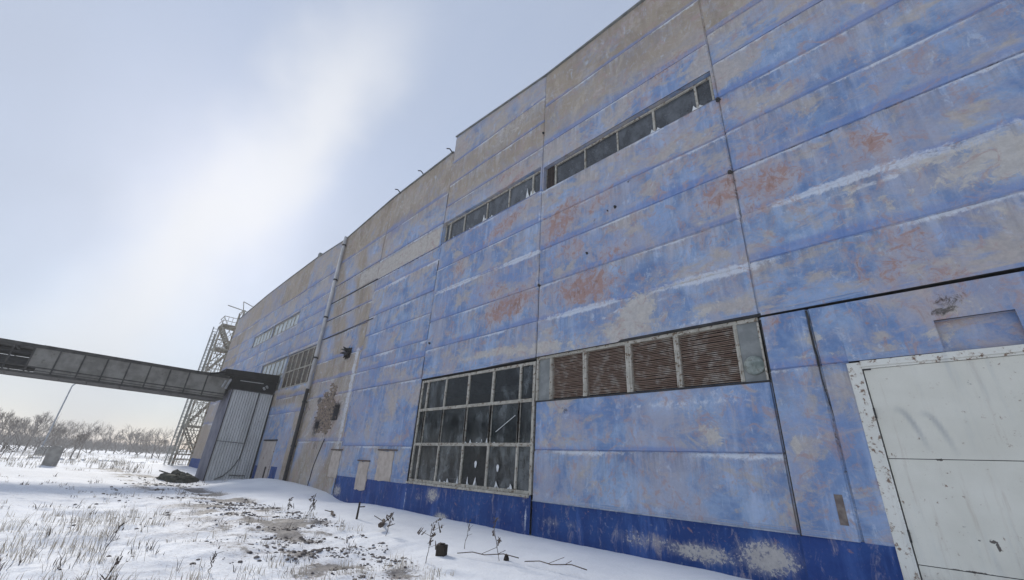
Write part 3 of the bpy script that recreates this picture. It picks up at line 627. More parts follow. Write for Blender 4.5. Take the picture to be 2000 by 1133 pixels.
build_split(bp, 'boarded_vent', PATCHM, building)
bt = MB()
for a, b, z in ((-16.55, -15.1, 1.94), (-18.15, -17.1, 1.50), (-21.1, -19.9, 1.90)): bt.box(a, b, -.07, .0, z, z+.05)
build_split(bt, 'vent_ledge', simple('dark_rusty_ledge', (.10, .075, .06), (.16, .12, .10), 5), building)
hk = MB()
for x, z in ((-19.3, 16.0), (-16.9, 16.05), (-14.3, 16.02)):
    hk = MB(); hk.bar((x, 0, z-.05), (x, -.22, z+.10), .03, 5); hk.bar((x, -.22, z+.10), (x-.12, -.34, z+.11), .03, 5)
    hk.build('roof_bracket', DARKM, building)
for (x, z, s) in ((-5.25, 8.62, .05), (-6.25, 7.45, .04), (-5.5, 8.6, .02), (-8.1, 6.93, .05), (-2.18, 8.2, .06), (-13.95, 6.0, .05), (-2.14, 10.5, .07), (-8.16, 13.3, .05)): 
    k_ = MB(); k_.bar((x, .01, z), (x, -.06, z+s*.3), s, 6, s*.6); o = k_.build('anchor_stub', DARKM, building)
# nest-like wreck of a fitting hanging from the hole high in the bare bay
wr = MB()
for k in range(16):
    a = Vector((-21.7+random.uniform(-.28, .28), -.05, 6.75+random.uniform(-.2, .2))); b = a+Vector((random.uniform(-.35, .35), random.uniform(-.35, -.02), random.uniform(-.25, .25))); wr.bar(a, b, random.uniform(.03, .09), 5, .02)
wr.build('broken_duct', simple('sooty_metal', (.012, .012, .014), (.035, .033, .035), 6), building)
# door in the bay beyond the downpipe
dr = MB(); dr.box(-31.85, -29.5, -.06, .0, -.3, 2.32); d_o = dr.build('door', simple('beige_door_paint', (.42, .36, .33), (.50, .45, .41), 2, .8, (.25, .18, .14), 5, .6, .7), building, bevel=.01)
dh = MB(); dh.box(-30.1, -30.02, -.12, -.06, .2, .85); dh.build('handle', DARKM, d_o)
dh = MB(); dh.box(-31.9, -29.4, -.10, -.0, 2.34, 2.42); dh.build('drip_rail', DARKM, d_o)
# bricks bared round the holes, where the render has fallen off
BRK = simple('old_red_brick', (.19, .14, .105), (.34, .265, .20), 9, .95, (.09, .075, .07), 6, .5, .62, stretch=(1, 1, 3))
bk = MB(); rb_ = random.Random(12)
for r in range(40):
    z = 2.2+.085*r
    for c in range(16):
        x = -24.7+.26*c+(.13 if r % 2 else 0)
        d = math.hypot((x+23.0)/1.55, (z-3.75)/1.35)+.28*(noise.noise(Vector((x*1.3, z*1.3, 4)))+.5*noise.noise(Vector((x*4, z*4, 9))))
        if d > .82+rb_.uniform(-.08, .08): continue
        if (-22.0 < x+.12 < -21.2 and 3.25 < z+.04 < 4.1) or (-24.05 < x+.12 < -23.4 and 2.9 < z+.04 < 3.35): continue
        if rb_.random() < .07: continue
        o_ = rb_.uniform(-.012, .010); bk.box(x+.005, x+.25, -.014+o_, .02, z+.006, z+.078)
o = bk.build('exposed_brick', BRK, building)
# thin cracks
def crack(pts, r=.012, y=-.004):
    P_ = []; ck = MB()
    for (a, b) in zip(pts[:-1], pts[1:]):
        for q in range(6):
            t = q/6; P_.append((a[0]+(b[0]-a[0])*t+random.uniform(-.015, .015), y, a[1]+(b[1]-a[1])*t))
    P_.append((pts[-1][0], y, pts[-1][1])); ck.path(P_, r, 4); ck.build('crack', DARKM, building)
crack([(-1.36, 4.55), (-1.37, 3.5)], .020, -.004); crack([(-1.37, 3.5), (-1.31, 2.2), (-1.24, 1.25)], .008, .012)
crack([(-22.3, 2.4), (-22.9, 1.2), (-23.1, 0)], .03)
for z in (8.2, 9.4, 10.58): crack([(-26, z), (-22.6, z-.02)], .03)
crack([(-19.62, 8.27), (-25.9, 8.2)], .03); crack([(-26, 10.6), (-20, 10.62), (-14.3, 11.8)][:2], .035)

# ---------------- ground: snow with bare patches and a drift along the wall ----------------
def ss(v, a, b):
    t = np.clip((v-a)/(b-a), 0, 1); return t*t*(3-2*t)
# smooth value noise on arrays
_tab = rng.random((256, 256))
def vn(x, y):
    xi = np.floor(x).astype(int); yi = np.floor(y).astype(int); fx = x-xi; fy = y-yi; fx = fx*fx*(3-2*fx); fy = fy*fy*(3-2*fy)
    a = _tab[xi % 256, yi % 256]; b = _tab[(xi+1) % 256, yi % 256]; c = _tab[xi % 256, (yi+1) % 256]; d = _tab[(xi+1) % 256, (yi+1) % 256]
    return (a*(1-fx)+b*fx)*(1-fy)+(c*(1-fx)+d*fx)*fy
def fbm(x, y, s, o=4):
    v = 0; a = .5
    for k in range(o): v = v+a*vn(x*s+k*17.3, y*s+k*9.1); s *= 2.03; a *= .5
    return v/(1-.5**o)
def smoothzone(x, y):       # 1 on the clean snow strip along the wall
    edge = -3.4+.35*np.sin(x*.35)-.9*ss(x, -9, -3)-.6*ss(x, -3, 3)
    return ss(y, edge-.7, edge+.5)*(x < 12)*(y < 1)*ss(x, -29.5, -27)
def gz_(x, y):
    x = np.asarray(x, float); y = np.asarray(y, float); d = np.hypot(x, y+8.86)
    near = 1-ss(d, 60, 160)
    h = (fbm(x, y, .25)-.5)*.22*near + (fbm(x, y, 1.3)-.5)*.13*near + (fbm(x, y, 5.)-.5)*.085*(1-ss(d, 18, 40))
    sm = smoothzone(x, y)
    h = h*(1-.8*sm)
    h += .09*sm*(1-ss(d, 40, 60))
    h += .33*np.exp(-((x+26.2)/4.0)**2)*np.exp(-((y+1.0)/1.6)**2)
    h += .20*np.exp(-((x+18.8)/1.6)**2)*np.exp(-((y+.3)/1.2)**2)*-1
    h += .10*np.exp(-((x+22)/3.0)**2)*np.exp(-((y+.5)/1.2)**2)
    h -= .25*np.exp(-((x+33)/5.5)**2)*np.exp(-((y+3.6)/1.8)**2)
    h -= .05
    inside = ss(y, .3, .9)*(x < 9.8)*(x > -54.3)
    h = h*(1-inside)-.35*inside
    h += (fbm(x, y, .02)-.5)*1.2*ss(d, 90, 300)
    return h
def bare_(x, y):            # amount of bare soil or dead growth showing through
    x = np.asarray(x, float); y = np.asarray(y, float)
    n = fbm(x, y, .8); n2 = fbm(x+40, y, .25)
    b = .25*np.exp(-((x+14)/7)**2)*np.exp(-((y+4.2)/1.5)**2)
    b += .42*np.exp(-((x+19)/6.5)**2)*np.exp(-((y+4.0)/1.2)**2)
    b += .36*np.exp(-((x+27)/8)**2)*np.exp(-((y+5.2)/1.3)**2)      # muddy track
    b += .36*np.exp(-((x+9)/3)**2)*np.exp(-((y+5.1)/1.0)**2)
    b += .20*np.exp(-((x+6.0)/2)**2)*np.exp(-((y+5.2)/.8)**2)
    b += .50*np.exp(-((x+40)/12)**2)*np.exp(-((y+6.6+.02*x)/1.0)**2)
    b += .24*np.exp(-((x+11)/8)**2)*np.exp(-((y+6.0)/2.2)**2)
    b += .30*(x < -35)*ss(n2, .45, .62)
    b = b*(.35+1.1*ss(fbm(x+11, y, 1.1), .40, .62))+(n-.5)*.60
    return np.clip(b, 0, 1)*(1-smoothzone(x, y))
def spaced(c0, c1, fine, far0, far1, k=1.16):
    a = list(np.arange(c0, c1, fine)); s = fine; v = c0
    while v > far0: s *= k; v -= s; a.insert(0, v)
    s = fine; v = c1
    while v < far1: a.append(v); s *= k; v += s
    a.append(far1); return np.array(a)
gx = spaced(-22, 2.5, .085, -60, 60, 1.06); gx = np.concatenate([-np.geomspace(4000, 62, 60), gx, np.geomspace(64, 3000, 20)])
gy = spaced(-10.5, .6, .085, -30, 3, 1.1); gy = np.concatenate([-np.geomspace(4000, 32, 40), gy, np.geomspace(5, 4000, 45)])
X, Y = np.meshgrid(gx, gy); X = X.ravel(); Y = Y.ravel(); Z = gz_(X, Y); nx = len(gx); ny = len(gy)
me = bpy.data.meshes.new('snowy_ground')
ii, jj = np.meshgrid(np.arange(nx-1), np.arange(ny-1)); a = (jj*nx+ii).ravel()
faces = np.stack([a, a+1, a+nx+1, a+nx], 1)
me.vertices.add(len(X)); me.vertices.foreach_set('co', np.stack([X, Y, Z], 1).ravel())
me.loops.add(faces.size); me.loops.foreach_set('vertex_index', faces.ravel().astype(np.int32))
me.polygons.add(len(faces)); me.polygons.foreach_set('loop_start', (np.arange(len(faces))*4).astype(np.int32)); me.polygons.foreach_set('loop_total', np.full(len(faces), 4, np.int32))
me.update(calc_edges=True); me.validate(); me.polygons.foreach_set('use_smooth', [True]*len(faces))
at = me.color_attributes.new('mask_a', 'FLOAT_COLOR', 'POINT'); B_ = bare_(X, Y); at.data.foreach_set('color', np.stack([B_, smoothzone(X, Y), B_*0, B_*0+1], 1).astype(np.float32).ravel())
ground = bpy.data.objects.new('ground', me); col.objects.link(ground); ground['kind'] = 'structure'
g = Mat('snow', .75, .25); bare, smz, _ = g.attr('mask_a')
sn = g.mix(g.rng(g.noise(.6, 5), .35, .65), (.80, .82, .86), (.88, .895, .92))
sn = g.mix(g.math('MULTIPLY', g.math('MULTIPLY', g.rng(g.noise(16, 8, .8), .50, .68), g.math('SUBTRACT', 1.0, smz)), .75), sn, (.42, .385, .39))
soil = g.mix(g.rng(g.noise(9, 6, .7), .35, .65), (.085, .070, .062), (.25, .22, .195))
mk = g.math('ADD', bare, g.math('MULTIPLY', g.math('SUBTRACT', g.noise(11, 8, .75, dist=.6), .5), 1.5))
sn = g.mix(g.math('MULTIPLY', g.rng(mk, .12, .55), .35), sn, (.40, .36, .35))
g.color(g.mix(g.math('MULTIPLY', g.rng(mk, .40, .62), .85), sn, soil))
g.bump(g.math('ADD', g.noise(14, 6, .7), g.math('MULTIPLY', g.noise(3, 4), 1.5)), .45, .03)
me.materials.append(g.m)
def gh(x, y): return float(gz_(np.array([x]), np.array([y]))[0])

# ---------------- grass blades and clods (uncountable) ----------------
def cam_ok(x, y): return True
STRAW = simple('dry_grass', (.46, .40, .32), (.62, .56, .46), 3, .9, bump=0)
DSTEM = simple('dead_stem', (.07, .052, .042), (.13, .10, .08), 5, .9, bump=0)
gb = MB(); gd = MB()
def tuft(mb, x, y, n, hgt, spread, wdt=.004):
    z = gh(x, y)-.02
    for k in range(n):
        a = random.uniform(0, 6.283); r = random.uniform(0, spread); bx = x+r*math.cos(a); by = y+r*math.sin(a)
        h = hgt*random.uniform(.4, 1.15); lx = random.gauss(0, .28)*h; ly = random.gauss(0, .28)*h; wv = wdt*random.uniform(.6, 1.5)
        ca = random.uniform(0, 3.14); ux = wv*math.cos(ca); uy = wv*math.sin(ca)
        m_ = (bx+lx*.35, by+ly*.35, z+h*.6); t = (bx+lx, by+ly, z+h)
        mb.add([(bx-ux, by-uy, z), (bx+ux, by+uy, z), (m_[0]+ux*.8, m_[1]+uy*.8, m_[2]), (m_[0]-ux*.8, m_[1]-uy*.8, m_[2]), t], [(0, 1, 2, 3), (3, 2, 4)])
for k in range(2300):
    d = 3.2+30*random.random()**1.7; an = math.radians(random.uniform(14, 100)); x = -d*math.sin(an)*1.0; y = -8.86+d*math.cos(an)
    if y > -.2 or float(smoothzone(np.array([x]), np.array([y]))[0]) > .5: continue
    if vn(np.array([x*.9]), np.array([y*.9]))[0] < .42: continue
    tuft(gb if random.random() < .6 else gd, x, y, random.randint(3, 8), random.uniform(.07, .22), .14, .0028+.00022*d)
for cx_, cy_, n, s, hh in ((-12.3, -8.3, 46, 1.2, .32), (-10.2, -8.6, 22, 1.0, .24), (-14.0, -7.2, 26, 1.5, .28), (-7.9, -7.6, 16, .7, .2), (-6.4, -5.6, 30, .7, .16), (-7.0, -4.6, 26, .8, .14)):
    for k in range(n):
        tuft(gb, random.gauss(cx_, s), random.gauss(cy_, s*.5), random.randint(4, 16), hh*random.uniform(.5, 1.2), .16, .0038)
for k in range(150):
    x = -random.uniform(38, 100); y = random.uniform(-16, 6) if x < -60 else random.uniform(-13, -4.5); tuft(gb, x, y, 14, random.uniform(.25, .6), .8, .014)
tag(gb.build('dry_grass', STRAW), kind='stuff'); tag(gd.build('dead_grass', DSTEM), kind='stuff')
rb = MB()
def clod(mb, x, y, r, sq=.6, up_=0):
    z = gh(x, y)+r*sq*.25+up_; vs = []; 
    for lat in (-.55, .15, .75):
        for k in range(6):
            t = k*1.047+lat; q = math.cos(lat)*random.uniform(.7, 1.2); vs.append((x+r*q*math.cos(t), y+r*q*math.sin(t), z+r*sq*math.sin(lat)*random.uniform(.8, 1.2)))
    vs.append((x, y, z+r*sq*random.uniform(.9, 1.2)))
    fs = [(6*j+i, 6*j+(i+1) % 6, 6*j+6+(i+1) % 6, 6*j+6+i) for j in range(2) for i in range(6)]+[(12+i, 12+(i+1) % 6, 18) for i in range(6)]
    mb.add(vs, fs)
cnt = 0
while cnt < 2100:
    u = random.random()
    if u < .45: x = random.gauss(-15.5, 3.6); y = random.gauss(-4.3, .75)
    elif u < .7: x = random.gauss(-8.6, 1.7); y = random.gauss(-4.7, .8)
    elif u < .85: x = random.gauss(-25, 4); y = random.gauss(-4.8, .8)
    else: x = -random.uniform(4.5, 25); y = random.uniform(-8.5, -3.2)
    if smoothzone(np.array([x]), np.array([y]))[0] > .3 or x > -4.2 or (x > -36 and x < -30 and y > -3.6): continue
    if vn(np.array([x*1.4+5]), np.array([y*1.4]))[0] < .5: continue
    clod(rb, x, y, random.choice((.006, .009, .012, .016, .03))*random.uniform(.7, 1.3)*(1+.03*abs(x)), .5); cnt += 1
tag(rb.build('rubble', simple('frozen_soil_clods', (.075, .06, .055), (.27, .235, .215), 14, .95)), kind='stuff')

# ---------------- individual debris and weeds by the wall ----------------
def weed(x, y, h, lean, lab, n=6, heads=True, seed=1):
    r_ = random.Random(seed); t = empty('dead_weed', (x, y, gh(x, y)-.02)); s = MB(); hd = MB()
    top = Vector((lean[0], lean[1], h)); pts = [Vector((0, 0, 0)).lerp(top, q/6)+Vector((r_.gauss(0, .012), r_.gauss(0, .012), 0)) for q in range(7)]
    for a, b in zip(pts[:-1], pts[1:]): s.bar(a, b, .007, 4, .005)
    for k in range(n):
        q = r_.uniform(.3, 1.0); p0 = Vector((0, 0, 0)).lerp(top, q); dd = Vector((r_.gauss(0, 1), r_.gauss(0, 1), r_.uniform(.2, 1.4))).normalized()*h*r_.uniform(.12, .38); s.bar(p0, p0+dd, .004, 4, .003)
        if heads:
            for j in range(3):
                c = p0+dd*r_.uniform(.6, 1.05); e = Vector((r_.gauss(0, .02), r_.gauss(0, .02), r_.gauss(0, .03))); hd.bar(c-e, c+e, r_.uniform(.006, .016), 5, .005)
    for k in range(5):
        c = top+Vector((r_.gauss(0, .02), r_.gauss(0, .02), r_.uniform(-.15, .03))); hd.bar(c, c+Vector((0, .01, .04)), .010, 5, .006)
    s.build('stem', DSTEM, t)
    if hd.v: hd.build('seed_head', DSTEM, t)
    tag(t, lab, 'weed', 'dead weeds standing in the snow'); return t
weed(-6.75, -4.05, .62, (.02, .05), 'bushy dead weed with curled heads just left of the dark block', 9, seed=4)
weed(-6.15, -2.95, .62, (-.16, .0), 'single tall dead weed leaning left beside the small stone', 5, seed=8)
weed(-7.35, -2.75, .48, (.08, .02), 'thin twin dead weed standing behind the dark block', 3, False, seed=3)
weed(-9.4, -3.3, .42, (.03, .02), 'dark leafy dead weed in front of the lying branch', 8, seed=6)
weed(-12.6, -3.9, .5, (.2, .05), 'clustered dark weed heads at the far end of the debris', 9, seed=11)
weed(-13.6, -4.0, .42, (-.1, .0), 'short dead weed beside the clustered dark heads', 7, seed=15)
weed(-9.6, -8.0, .45, (-.06, .1), 'pale dead weed among the straw coloured grass', 5, False, seed=17)
weed(-7.3, -8.15, .42, (.0, .1), 'lone thin dead weed near the bottom left corner', 4, False, seed=19)
weed(-8.0, -6.9, .30, (.08, .0), 'low wiry dead weed in the open snow', 7, False, seed=21)
BLK = simple('charred_wood', (.018, .014, .012), (.05, .04, .03), 9, .9)
def solid(name, pts_fn, mat, lab, cat, loc, rz=0, bevel=.008):
    m_ = MB(); pts_fn(m_); o = m_.build(name, mat, None, bevel=bevel); o.location = loc; o.rotation_euler = (0, 0, rz); tag(o, lab, cat); return o
def blk(m_): m_.box(-.085, .085, -.07, .07, -.03, .17); m_.box(-.07, .04, -.05, .05, .171, .19)
solid('timber_block', blk, BLK, 'small square black block of timber standing in the snow', 'block', (-7.0, -3.55, gh(-7.0, -3.55)), .5)
def stn(m_):
    rr = random.Random(2)
    m_.add([(.05*math.cos(t)*q*rr.uniform(.8, 1.2), .05*math.sin(t)*q, zq) for q, zq in ((1, -.02), (1.0, .03), (.6, .08), (.15, .10)) for t in np.linspace(0, 6.283, 8)[:-1]],
           [(7*j+i, 7*j+(i+1) % 7, 7*j+7+(i+1) % 7, 7*j+7+i) for j in range(3) for i in range(7)])
solid('stone', stn, BLK, 'fist sized dark stone beside the leaning weed', 'stone', (-6.12, -2.78, gh(-6.12, -2.78)), 0, 0)
def brn(m_):
    m_.path([(-.75, 0, .04), (-.35, .03, .07), (.0, 0, .06), (.4, .05, .10), (.7, .0, .13)], .022, 6); m_.bar((-.75, 0, .05), (-.3, .03, .07), .05, 6, .025); m_.bar((.6, .02, .12), (.78, -.02, .12), .06, 6)
    m_.bar((0, 0, .06), (.25, .2, .25), .012, 5); m_.bar((-.4, .03, .06), (-.5, -.25, .18), .01, 5)
solid('branch', brn, DSTEM, 'dark broken branch lying flat on the snow below the blue base', 'branch', (-10.6, -2.75, gh(-10.6, -2.75)), -.55, 0)
def stk(m_): m_.bar((0, 0, -.05), (.02, 0, .42), .03, 6, .025); m_.bar((.01, 0, .3), (.25, .05, .33), .014, 5)
solid('stake', stk, BLK, 'short dark upright stake poking out of the snow', 'stake', (-12.0, -2.75, gh(-12.0, -2.75)), 0, 0)
def brn2(m_): m_.path([(-.5, 0, .03), (-.1, .03, .05), (.3, 0, .05), (.6, .08, .04)], .03, 6); m_.bar((-.1, .03, .05), (.15, -.2, .12), .012, 5)
solid('branch', brn2, DSTEM, 'short thick stick lying left of the upright stake', 'branch', (-13.4, -2.85, gh(-13.4, -2.85)), -.4, 0)
def tw(m_): m_.path([(0, 0, .05), (.3, .02, .10), (.55, .0, .09), (.9, .05, .14), (1.2, .02, .12)], .008, 5); m_.bar((.5, 0, .1), (.7, .15, .2), .005, 4); m_.bar((.8, .04, .13), (1.0, -.1, .22), .005, 4)
solid('twig', tw, DSTEM, 'long thin twig lying right of the dark block', 'twig', (-6.8, -3.35, gh(-6.8, -3.35)), .35, 0)
solid('twig', tw, DSTEM, 'thin wiry twig lying on clean snow right of the stone', 'twig', (-5.7, -2.75, gh(-5.7, -2.75)), .1, 0)

# ---------------- corrugated shed against the wall ----------------
SH = simple('corrugated_sheet', (.48, .48, .47), (.60, .60, .59), 1.2, .55, (.36, .32, .29), 5, .62, .75, stretch=(1, 1, .3))
shed = empty('corrugated_shed', (-33.6, -1.2, 0)); tag(shed, 'tall narrow shed of grey corrugated sheet standing against the wall', 'shed')
def P_(o): o.location = (33.6, 1.2, 0); return o
sx0, sx1, sy0, sy1, shz = -35.4, -32.75, -2.55, -.02, 5.35
c_ = MB()
def corr(mb, along, a, b, fixed, z0, z1, amp=.042, pitch=.15):
    n = int((b-a)/pitch*6); p = [(a+(b-a)*k/n) for k in range(n+1)]
    vs = []
    for z in (z0, z1):
        for q in p:
            d = amp*math.sin(2*math.pi*q/pitch); vs.append((fixed+d, q, z) if along == 'y' else (q, fixed+d, z))
    mb.add(vs, [(k, k+1, n+2+k, n+1+k) for k in range(n)])
corr(c_, 'y', sy0, -.95, sx1, -.7, shz); corr(c_, 'y', -.93, sy1, sx1-.02, -.7, shz)
P_(c_.build('corrugated_wall', SH, shed))
c_ = MB(); corr(c_, 'x', sx0, sx1, sy0, -.7, shz); corr(c_, 'y', sy0, sy1, sx0, -.7, shz); P_(c_.build('side_wall', simple('lilac_sheet', (.20, .20, .25), (.28, .28, .33), 1.5, .6), shed))
c_ = MB(); c_.box(sx0-.1, sx1+.1, sy0-.1, sy1, shz, shz+.06); P_(c_.build('roof', DARKM, shed))
c_ = MB(); c_.bar((sx1+.035, sy0, -.6), (sx1+.035, sy0, shz), .035, 4); c_.bar((sx1+.045, -.94, 2.1), (sx1+.045, -.94, shz), .022, 4); c_.bar((sx1+.05, sy0, 2.15), (sx1+.05, -1.0, 2.1), .02, 4); c_.bar((sx1+.03, -.06, -.4), (sx1+.03, -.06, shz), .05, 4)
c_.box(sx1+.02, sx1+.08, -1.3, -.4, .18, .22)
P_(c_.build('seam_rail', DARKM, shed))
c_ = MB(); c_.path([(sx1+.06, -.94, 3.0), (sx1+.06, -.96, 1.8), (sx1+.07, -1.0, 1.2), (sx1+.06, -1.25, .6), (sx1+.06, -1.6, .15), (sx1+.06, -2.0, -.05)], .025, 5); P_(c_.build('hanging_cable', DARKM, shed))

# ---------------- pipe bridge ----------------
BR = simple('bridge_sheet', (.16, .15, .13), (.26, .245, .215), 1.5, .7, (.11, .10, .08), 4, .6, .75)
BRF = simple('bridge_steel', (.035, .033, .030), (.075, .07, .062), 3, .7)
BLKM = simple('sooty_steel', (.004, .004, .005), (.014, .014, .014), 3, 1.0)
br = empty('pipe_bridge', (-34, -12, 0)); tag(br, 'long raised pipe gallery with sheeted sides running out from the factory wall', 'bridge')
def Q_(o): o.location = (34, 12, 0); return o
bx0, bx1, ya, yb = -35.0, -33.0, -30.0, -2.9
zb, zt = 4.62, 6.12
m_ = MB()
for x in (bx0, bx1):
    m_.box(x-.07, x+.07, ya, yb, zt-.14, zt); m_.box(x-.07, x+.07, ya, yb, zb, zb+.12); m_.box(x-.04, x+.04, ya, yb, zb+.34, zb+.40); m_.box(x-.03, x+.03, ya, yb, zb+.2, zb+.23)
k = 0; y = yb-1.2; ys = []
while y > ya: ys.append(y); y -= .97 if y > -11 else (.9, .4, .75)[k % 3]; k += 1
for y in ys:
    for x in (bx0, bx1): m_.box(x-.05, x+.05, y-.035, y+.035, zb+.12, zt-.14)
    m_.box(bx0, bx1, y-.04, y+.04, zb+.001, zb+.09); m_.box(bx0, bx1, y-.04, y+.04, zt-.12, zt-.03)

Q_(m_.build('steel_frame', BRF, br))
m_ = MB()
for a, b in zip(ys[:-1], ys[1:]):
    if a < -11.6: break
    m_.box(bx1-.02, bx1+.02, b+.035, a-.035, zb+.40, zt-.14)
m_.box(bx1-.02, bx1+.02, ys[0]+.035, yb, zb+.4, zt-.14)
m_.box(bx1-.015, bx1+.015, -11.5, yb, zb+.12, zb+.34)
[Q_(q) for q in build_split(m_, 'side_sheet', BR, br)]
m_ = MB(); m_.box(bx0+.05, bx1-.05, ya, -11.6, zt-.02, zt+.05); m_.box(bx0-.1, bx1+.1, -11.6, yb, zt+.001, zt+.04); [Q_(q) for q in build_split(m_, 'roof_sheet', BRF, br)]
m_ = MB()
for x, z, r in ((-33.6, 5.2, .28), (-34.3, 5.2, .28), (-33.5, 5.72, .1), (-34.3, 5.72, .14)): m_.bar((x, ya, z), (x, -2.7, z), r, 10)
[Q_(q) for q in build_split(m_, 'pipe', DARKM, br)]
m_ = MB(); m_.box(bx0+.1, bx1-.08, ya, yb, zb+.02, zb+.06); Q_(m_.build('deck', BRF, br))
m_ = MB()
for y in (-10.5, -9.4, -8.0, -5.6): m_.bar((bx1-.1, y, zb), (bx1-.1, y, zb-.14), .02, 4)
m_.bar((bx1-.1, -10.5, zb-.1), (bx1-.1, -9.4, zb-.14), .01, 4)
Q_(m_.build('hanger', BRF, br))
m_ = MB()                                      # black hood where the gallery meets the wall
m_.add([(-35.3, -3.3, 6.55), (-32.6, -3.3, 6.55), (-32.6, -.02, 6.70), (-35.3, -.02, 6.70), (-35.3, -3.3, 6.2), (-32.6, -3.3, 6.2), (-32.6, -.02, 6.2), (-35.3, -.02, 6.2)], [(0,1,2,3), (7,6,5,4), (0,4,5,1), (1,5,6,2), (2,6,7,3), (3,7,4,0)])
m_.box(-35.2, -32.72, -2.7, -.05, 5.42, 6.2)
m_.bar((-32.65, -3.3, 6.3), (-32.65, -4.1, 6.05), .09, 4)
Q_(m_.build('hood', BLKM, br))
m_ = MB()
for y, z in ((-.55, 5.75), (-.7, 5.62)): m_.bar((-32.7, y, z), (-32.6, y-.12, z+.1), .07, 7)
m_.bar((-32.68, -2.85, 5.95), (-32.62, -3.0, 5.3), .07, 4); m_.bar((-32.68, -3.1, 5.8), (-32.62, -3.2, 5.35), .06, 4); m_.bar((-32.68, -2.3, 5.95), (-32.62, -.9, 5.98), .03, 4)
Q_(m_.build('bracket', simple('pale_bracket', (.30, .30, .30), (.42, .42, .42), 5), br))

# ---------------- fire escape tower at the far corner ----------------
FE = simple('rusted_stair_steel', (.30, .285, .235), (.46, .44, .37), 1.5, .8, (.16, .09, .055), 3, .5, .65)
fe = empty('stair_tower', (-56, -.6, 0)); tag(fe, 'rusty open steel stair tower climbing the far end of the factory', 'stair tower')
def E_(o): o.location = (56, .6, 0); return o
tx0, tx1, ty0, ty1, H1 = -58.4, -56.2, -1.1, .6, 14.2
for x, y, h in ((tx0, ty0, H1), (tx1, ty0, H1), (tx0, ty1, 17.2), (tx1, ty1, 17.2), (tx0, 1.9, 17.2), (tx1, 1.9, 17.2)):
    m_ = MB(); m_.bar((x, y, -.2), (x, y, h), .13, 4); E_(m_.build('post', FE, fe))
levels = [2.8*k+1.0 for k in range(6)]
for k, z in enumerate(levels):
    m_ = MB(); m_.box(tx0, tx1, ty0, ty1 if k < 5 else 1.9, z, z+.12); E_(m_.build('platform', FE, fe))
    if k < 5:
        m_ = MB(); z2 = z+2.8; a, b = (ty0, ty1) if k % 2 else (ty1, ty0)
        for x in (tx0+.3, tx1-.3):
            m_.bar((x, a, z), (x, b, z2), .08, 4); m_.bar((x, a, z+1), (x, b, z2+1), .04, 4)
        for q in range(11):
            t = (q+.5)/11; yy_ = a+(b-a)*t; zz_ = z+2.8*t; m_.box(tx0+.3, tx1-.3, yy_-.13, yy_+.13, zz_-.03, zz_+.03)
        E_(m_.build('flight', FE, fe))
m_ = MB()
for z in levels:
    for zz_ in (.5, 1.0):
        m_.bar((tx1, ty0, z+zz_), (tx1, ty1, z+zz_), .04, 4); m_.bar((tx0, ty0, z+zz_), (tx1, ty0, z+zz_), .04, 4)
    for q in range(5): yy_ = ty0+(ty1-ty0)*q/4; m_.bar((tx1, yy_, z), (tx1, yy_, z+1), .03, 4)
for z in np.arange(.6, 14, 1.4): m_.bar((tx1+.05, ty0-.1, z), (tx1+.05, ty1+.1, z+.05), .06, 4); m_.bar((tx1, ty0+.5, z), (tx1, ty0+.9, z+1.3), .05, 4)
for k in range(5): m_.bar((tx1, ty0, levels[k]), (tx1, ty1, levels[k+1]), .05, 4); m_.bar((tx1, ty1, levels[k]), (tx1, ty0, levels[k+1]), .05, 4)
for y in (.5, 1.9): m_.bar((tx1, y, 17.2), (tx0, y, 17.2), .05, 4)
m_.bar((tx1, -1.2, 17.3), (tx1, 1.9, 17.0), .06, 4); m_.bar((tx1, .2, 18.2), (tx1, 1.6, 17.8), .05, 4); m_.bar((tx1, .5, 17), (tx1, .2, 18.2), .05, 4)
E_(m_.build('railing', FE, fe))
m_ = MB()                                      # mesh infill of the landings and the back of the shaft
for k in range(17):
    z = .5+.82*k
    m_.bar((tx0, ty0, z), (tx0, ty1, z), .035, 4); m_.bar((tx0, ty1, z), (tx1, ty1, z+.4), .035, 4); m_.bar((tx0, ty0, z+.3), (tx1, ty0, z), .03, 4)
for q in range(7):
    y_ = ty0+(ty1-ty0)*q/6; m_.bar((tx0, y_, 0), (tx0, y_, H1), .03, 4)
for k in range(6):
    z = 12.6+.8*k; m_.bar((tx1, .5, z), (tx1, 1.9, z), .05, 4); m_.bar((tx0, .5, z), (tx1, .5, z+.5), .05, 4); m_.bar((tx1, .5, z), (tx1, 1.9, z+.8), .04, 4); m_.bar((tx0, 1.9, z), (tx1, 1.9, z+.3), .05, 4)
E_(m_.build('bracing', FE, fe))
m_ = MB()                                      # pale caged ladder on the outer side
for x, y in ((-57.6, -1.15), (-57.6, -1.60)): m_.bar((x, y, -.2), (x, y, 14.8), .07, 4)
for q in range(46): m_.bar((-57.6, -1.15, .2+.32*q), (-57.6, -1.60, .2+.32*q), .03, 4)
for q in range(12):
    z = 2.6+q*1.05; P = [(-57.6, -1.15, z), (-57.2, -1.18, z), (-57.0, -1.37, z), (-57.2, -1.58, z), (-57.6, -1.60, z)]; m_.path(P, .03, 4)
for y in (-1.18, -1.37, -1.57): m_.bar((-57.1, y, 2.6), (-57.1, y, 14.2), .025, 4)
E_(m_.build('ladder', simple('pale_ladder_steel', (.30, .31, .29), (.40, .40, .38), 2, .7), fe))

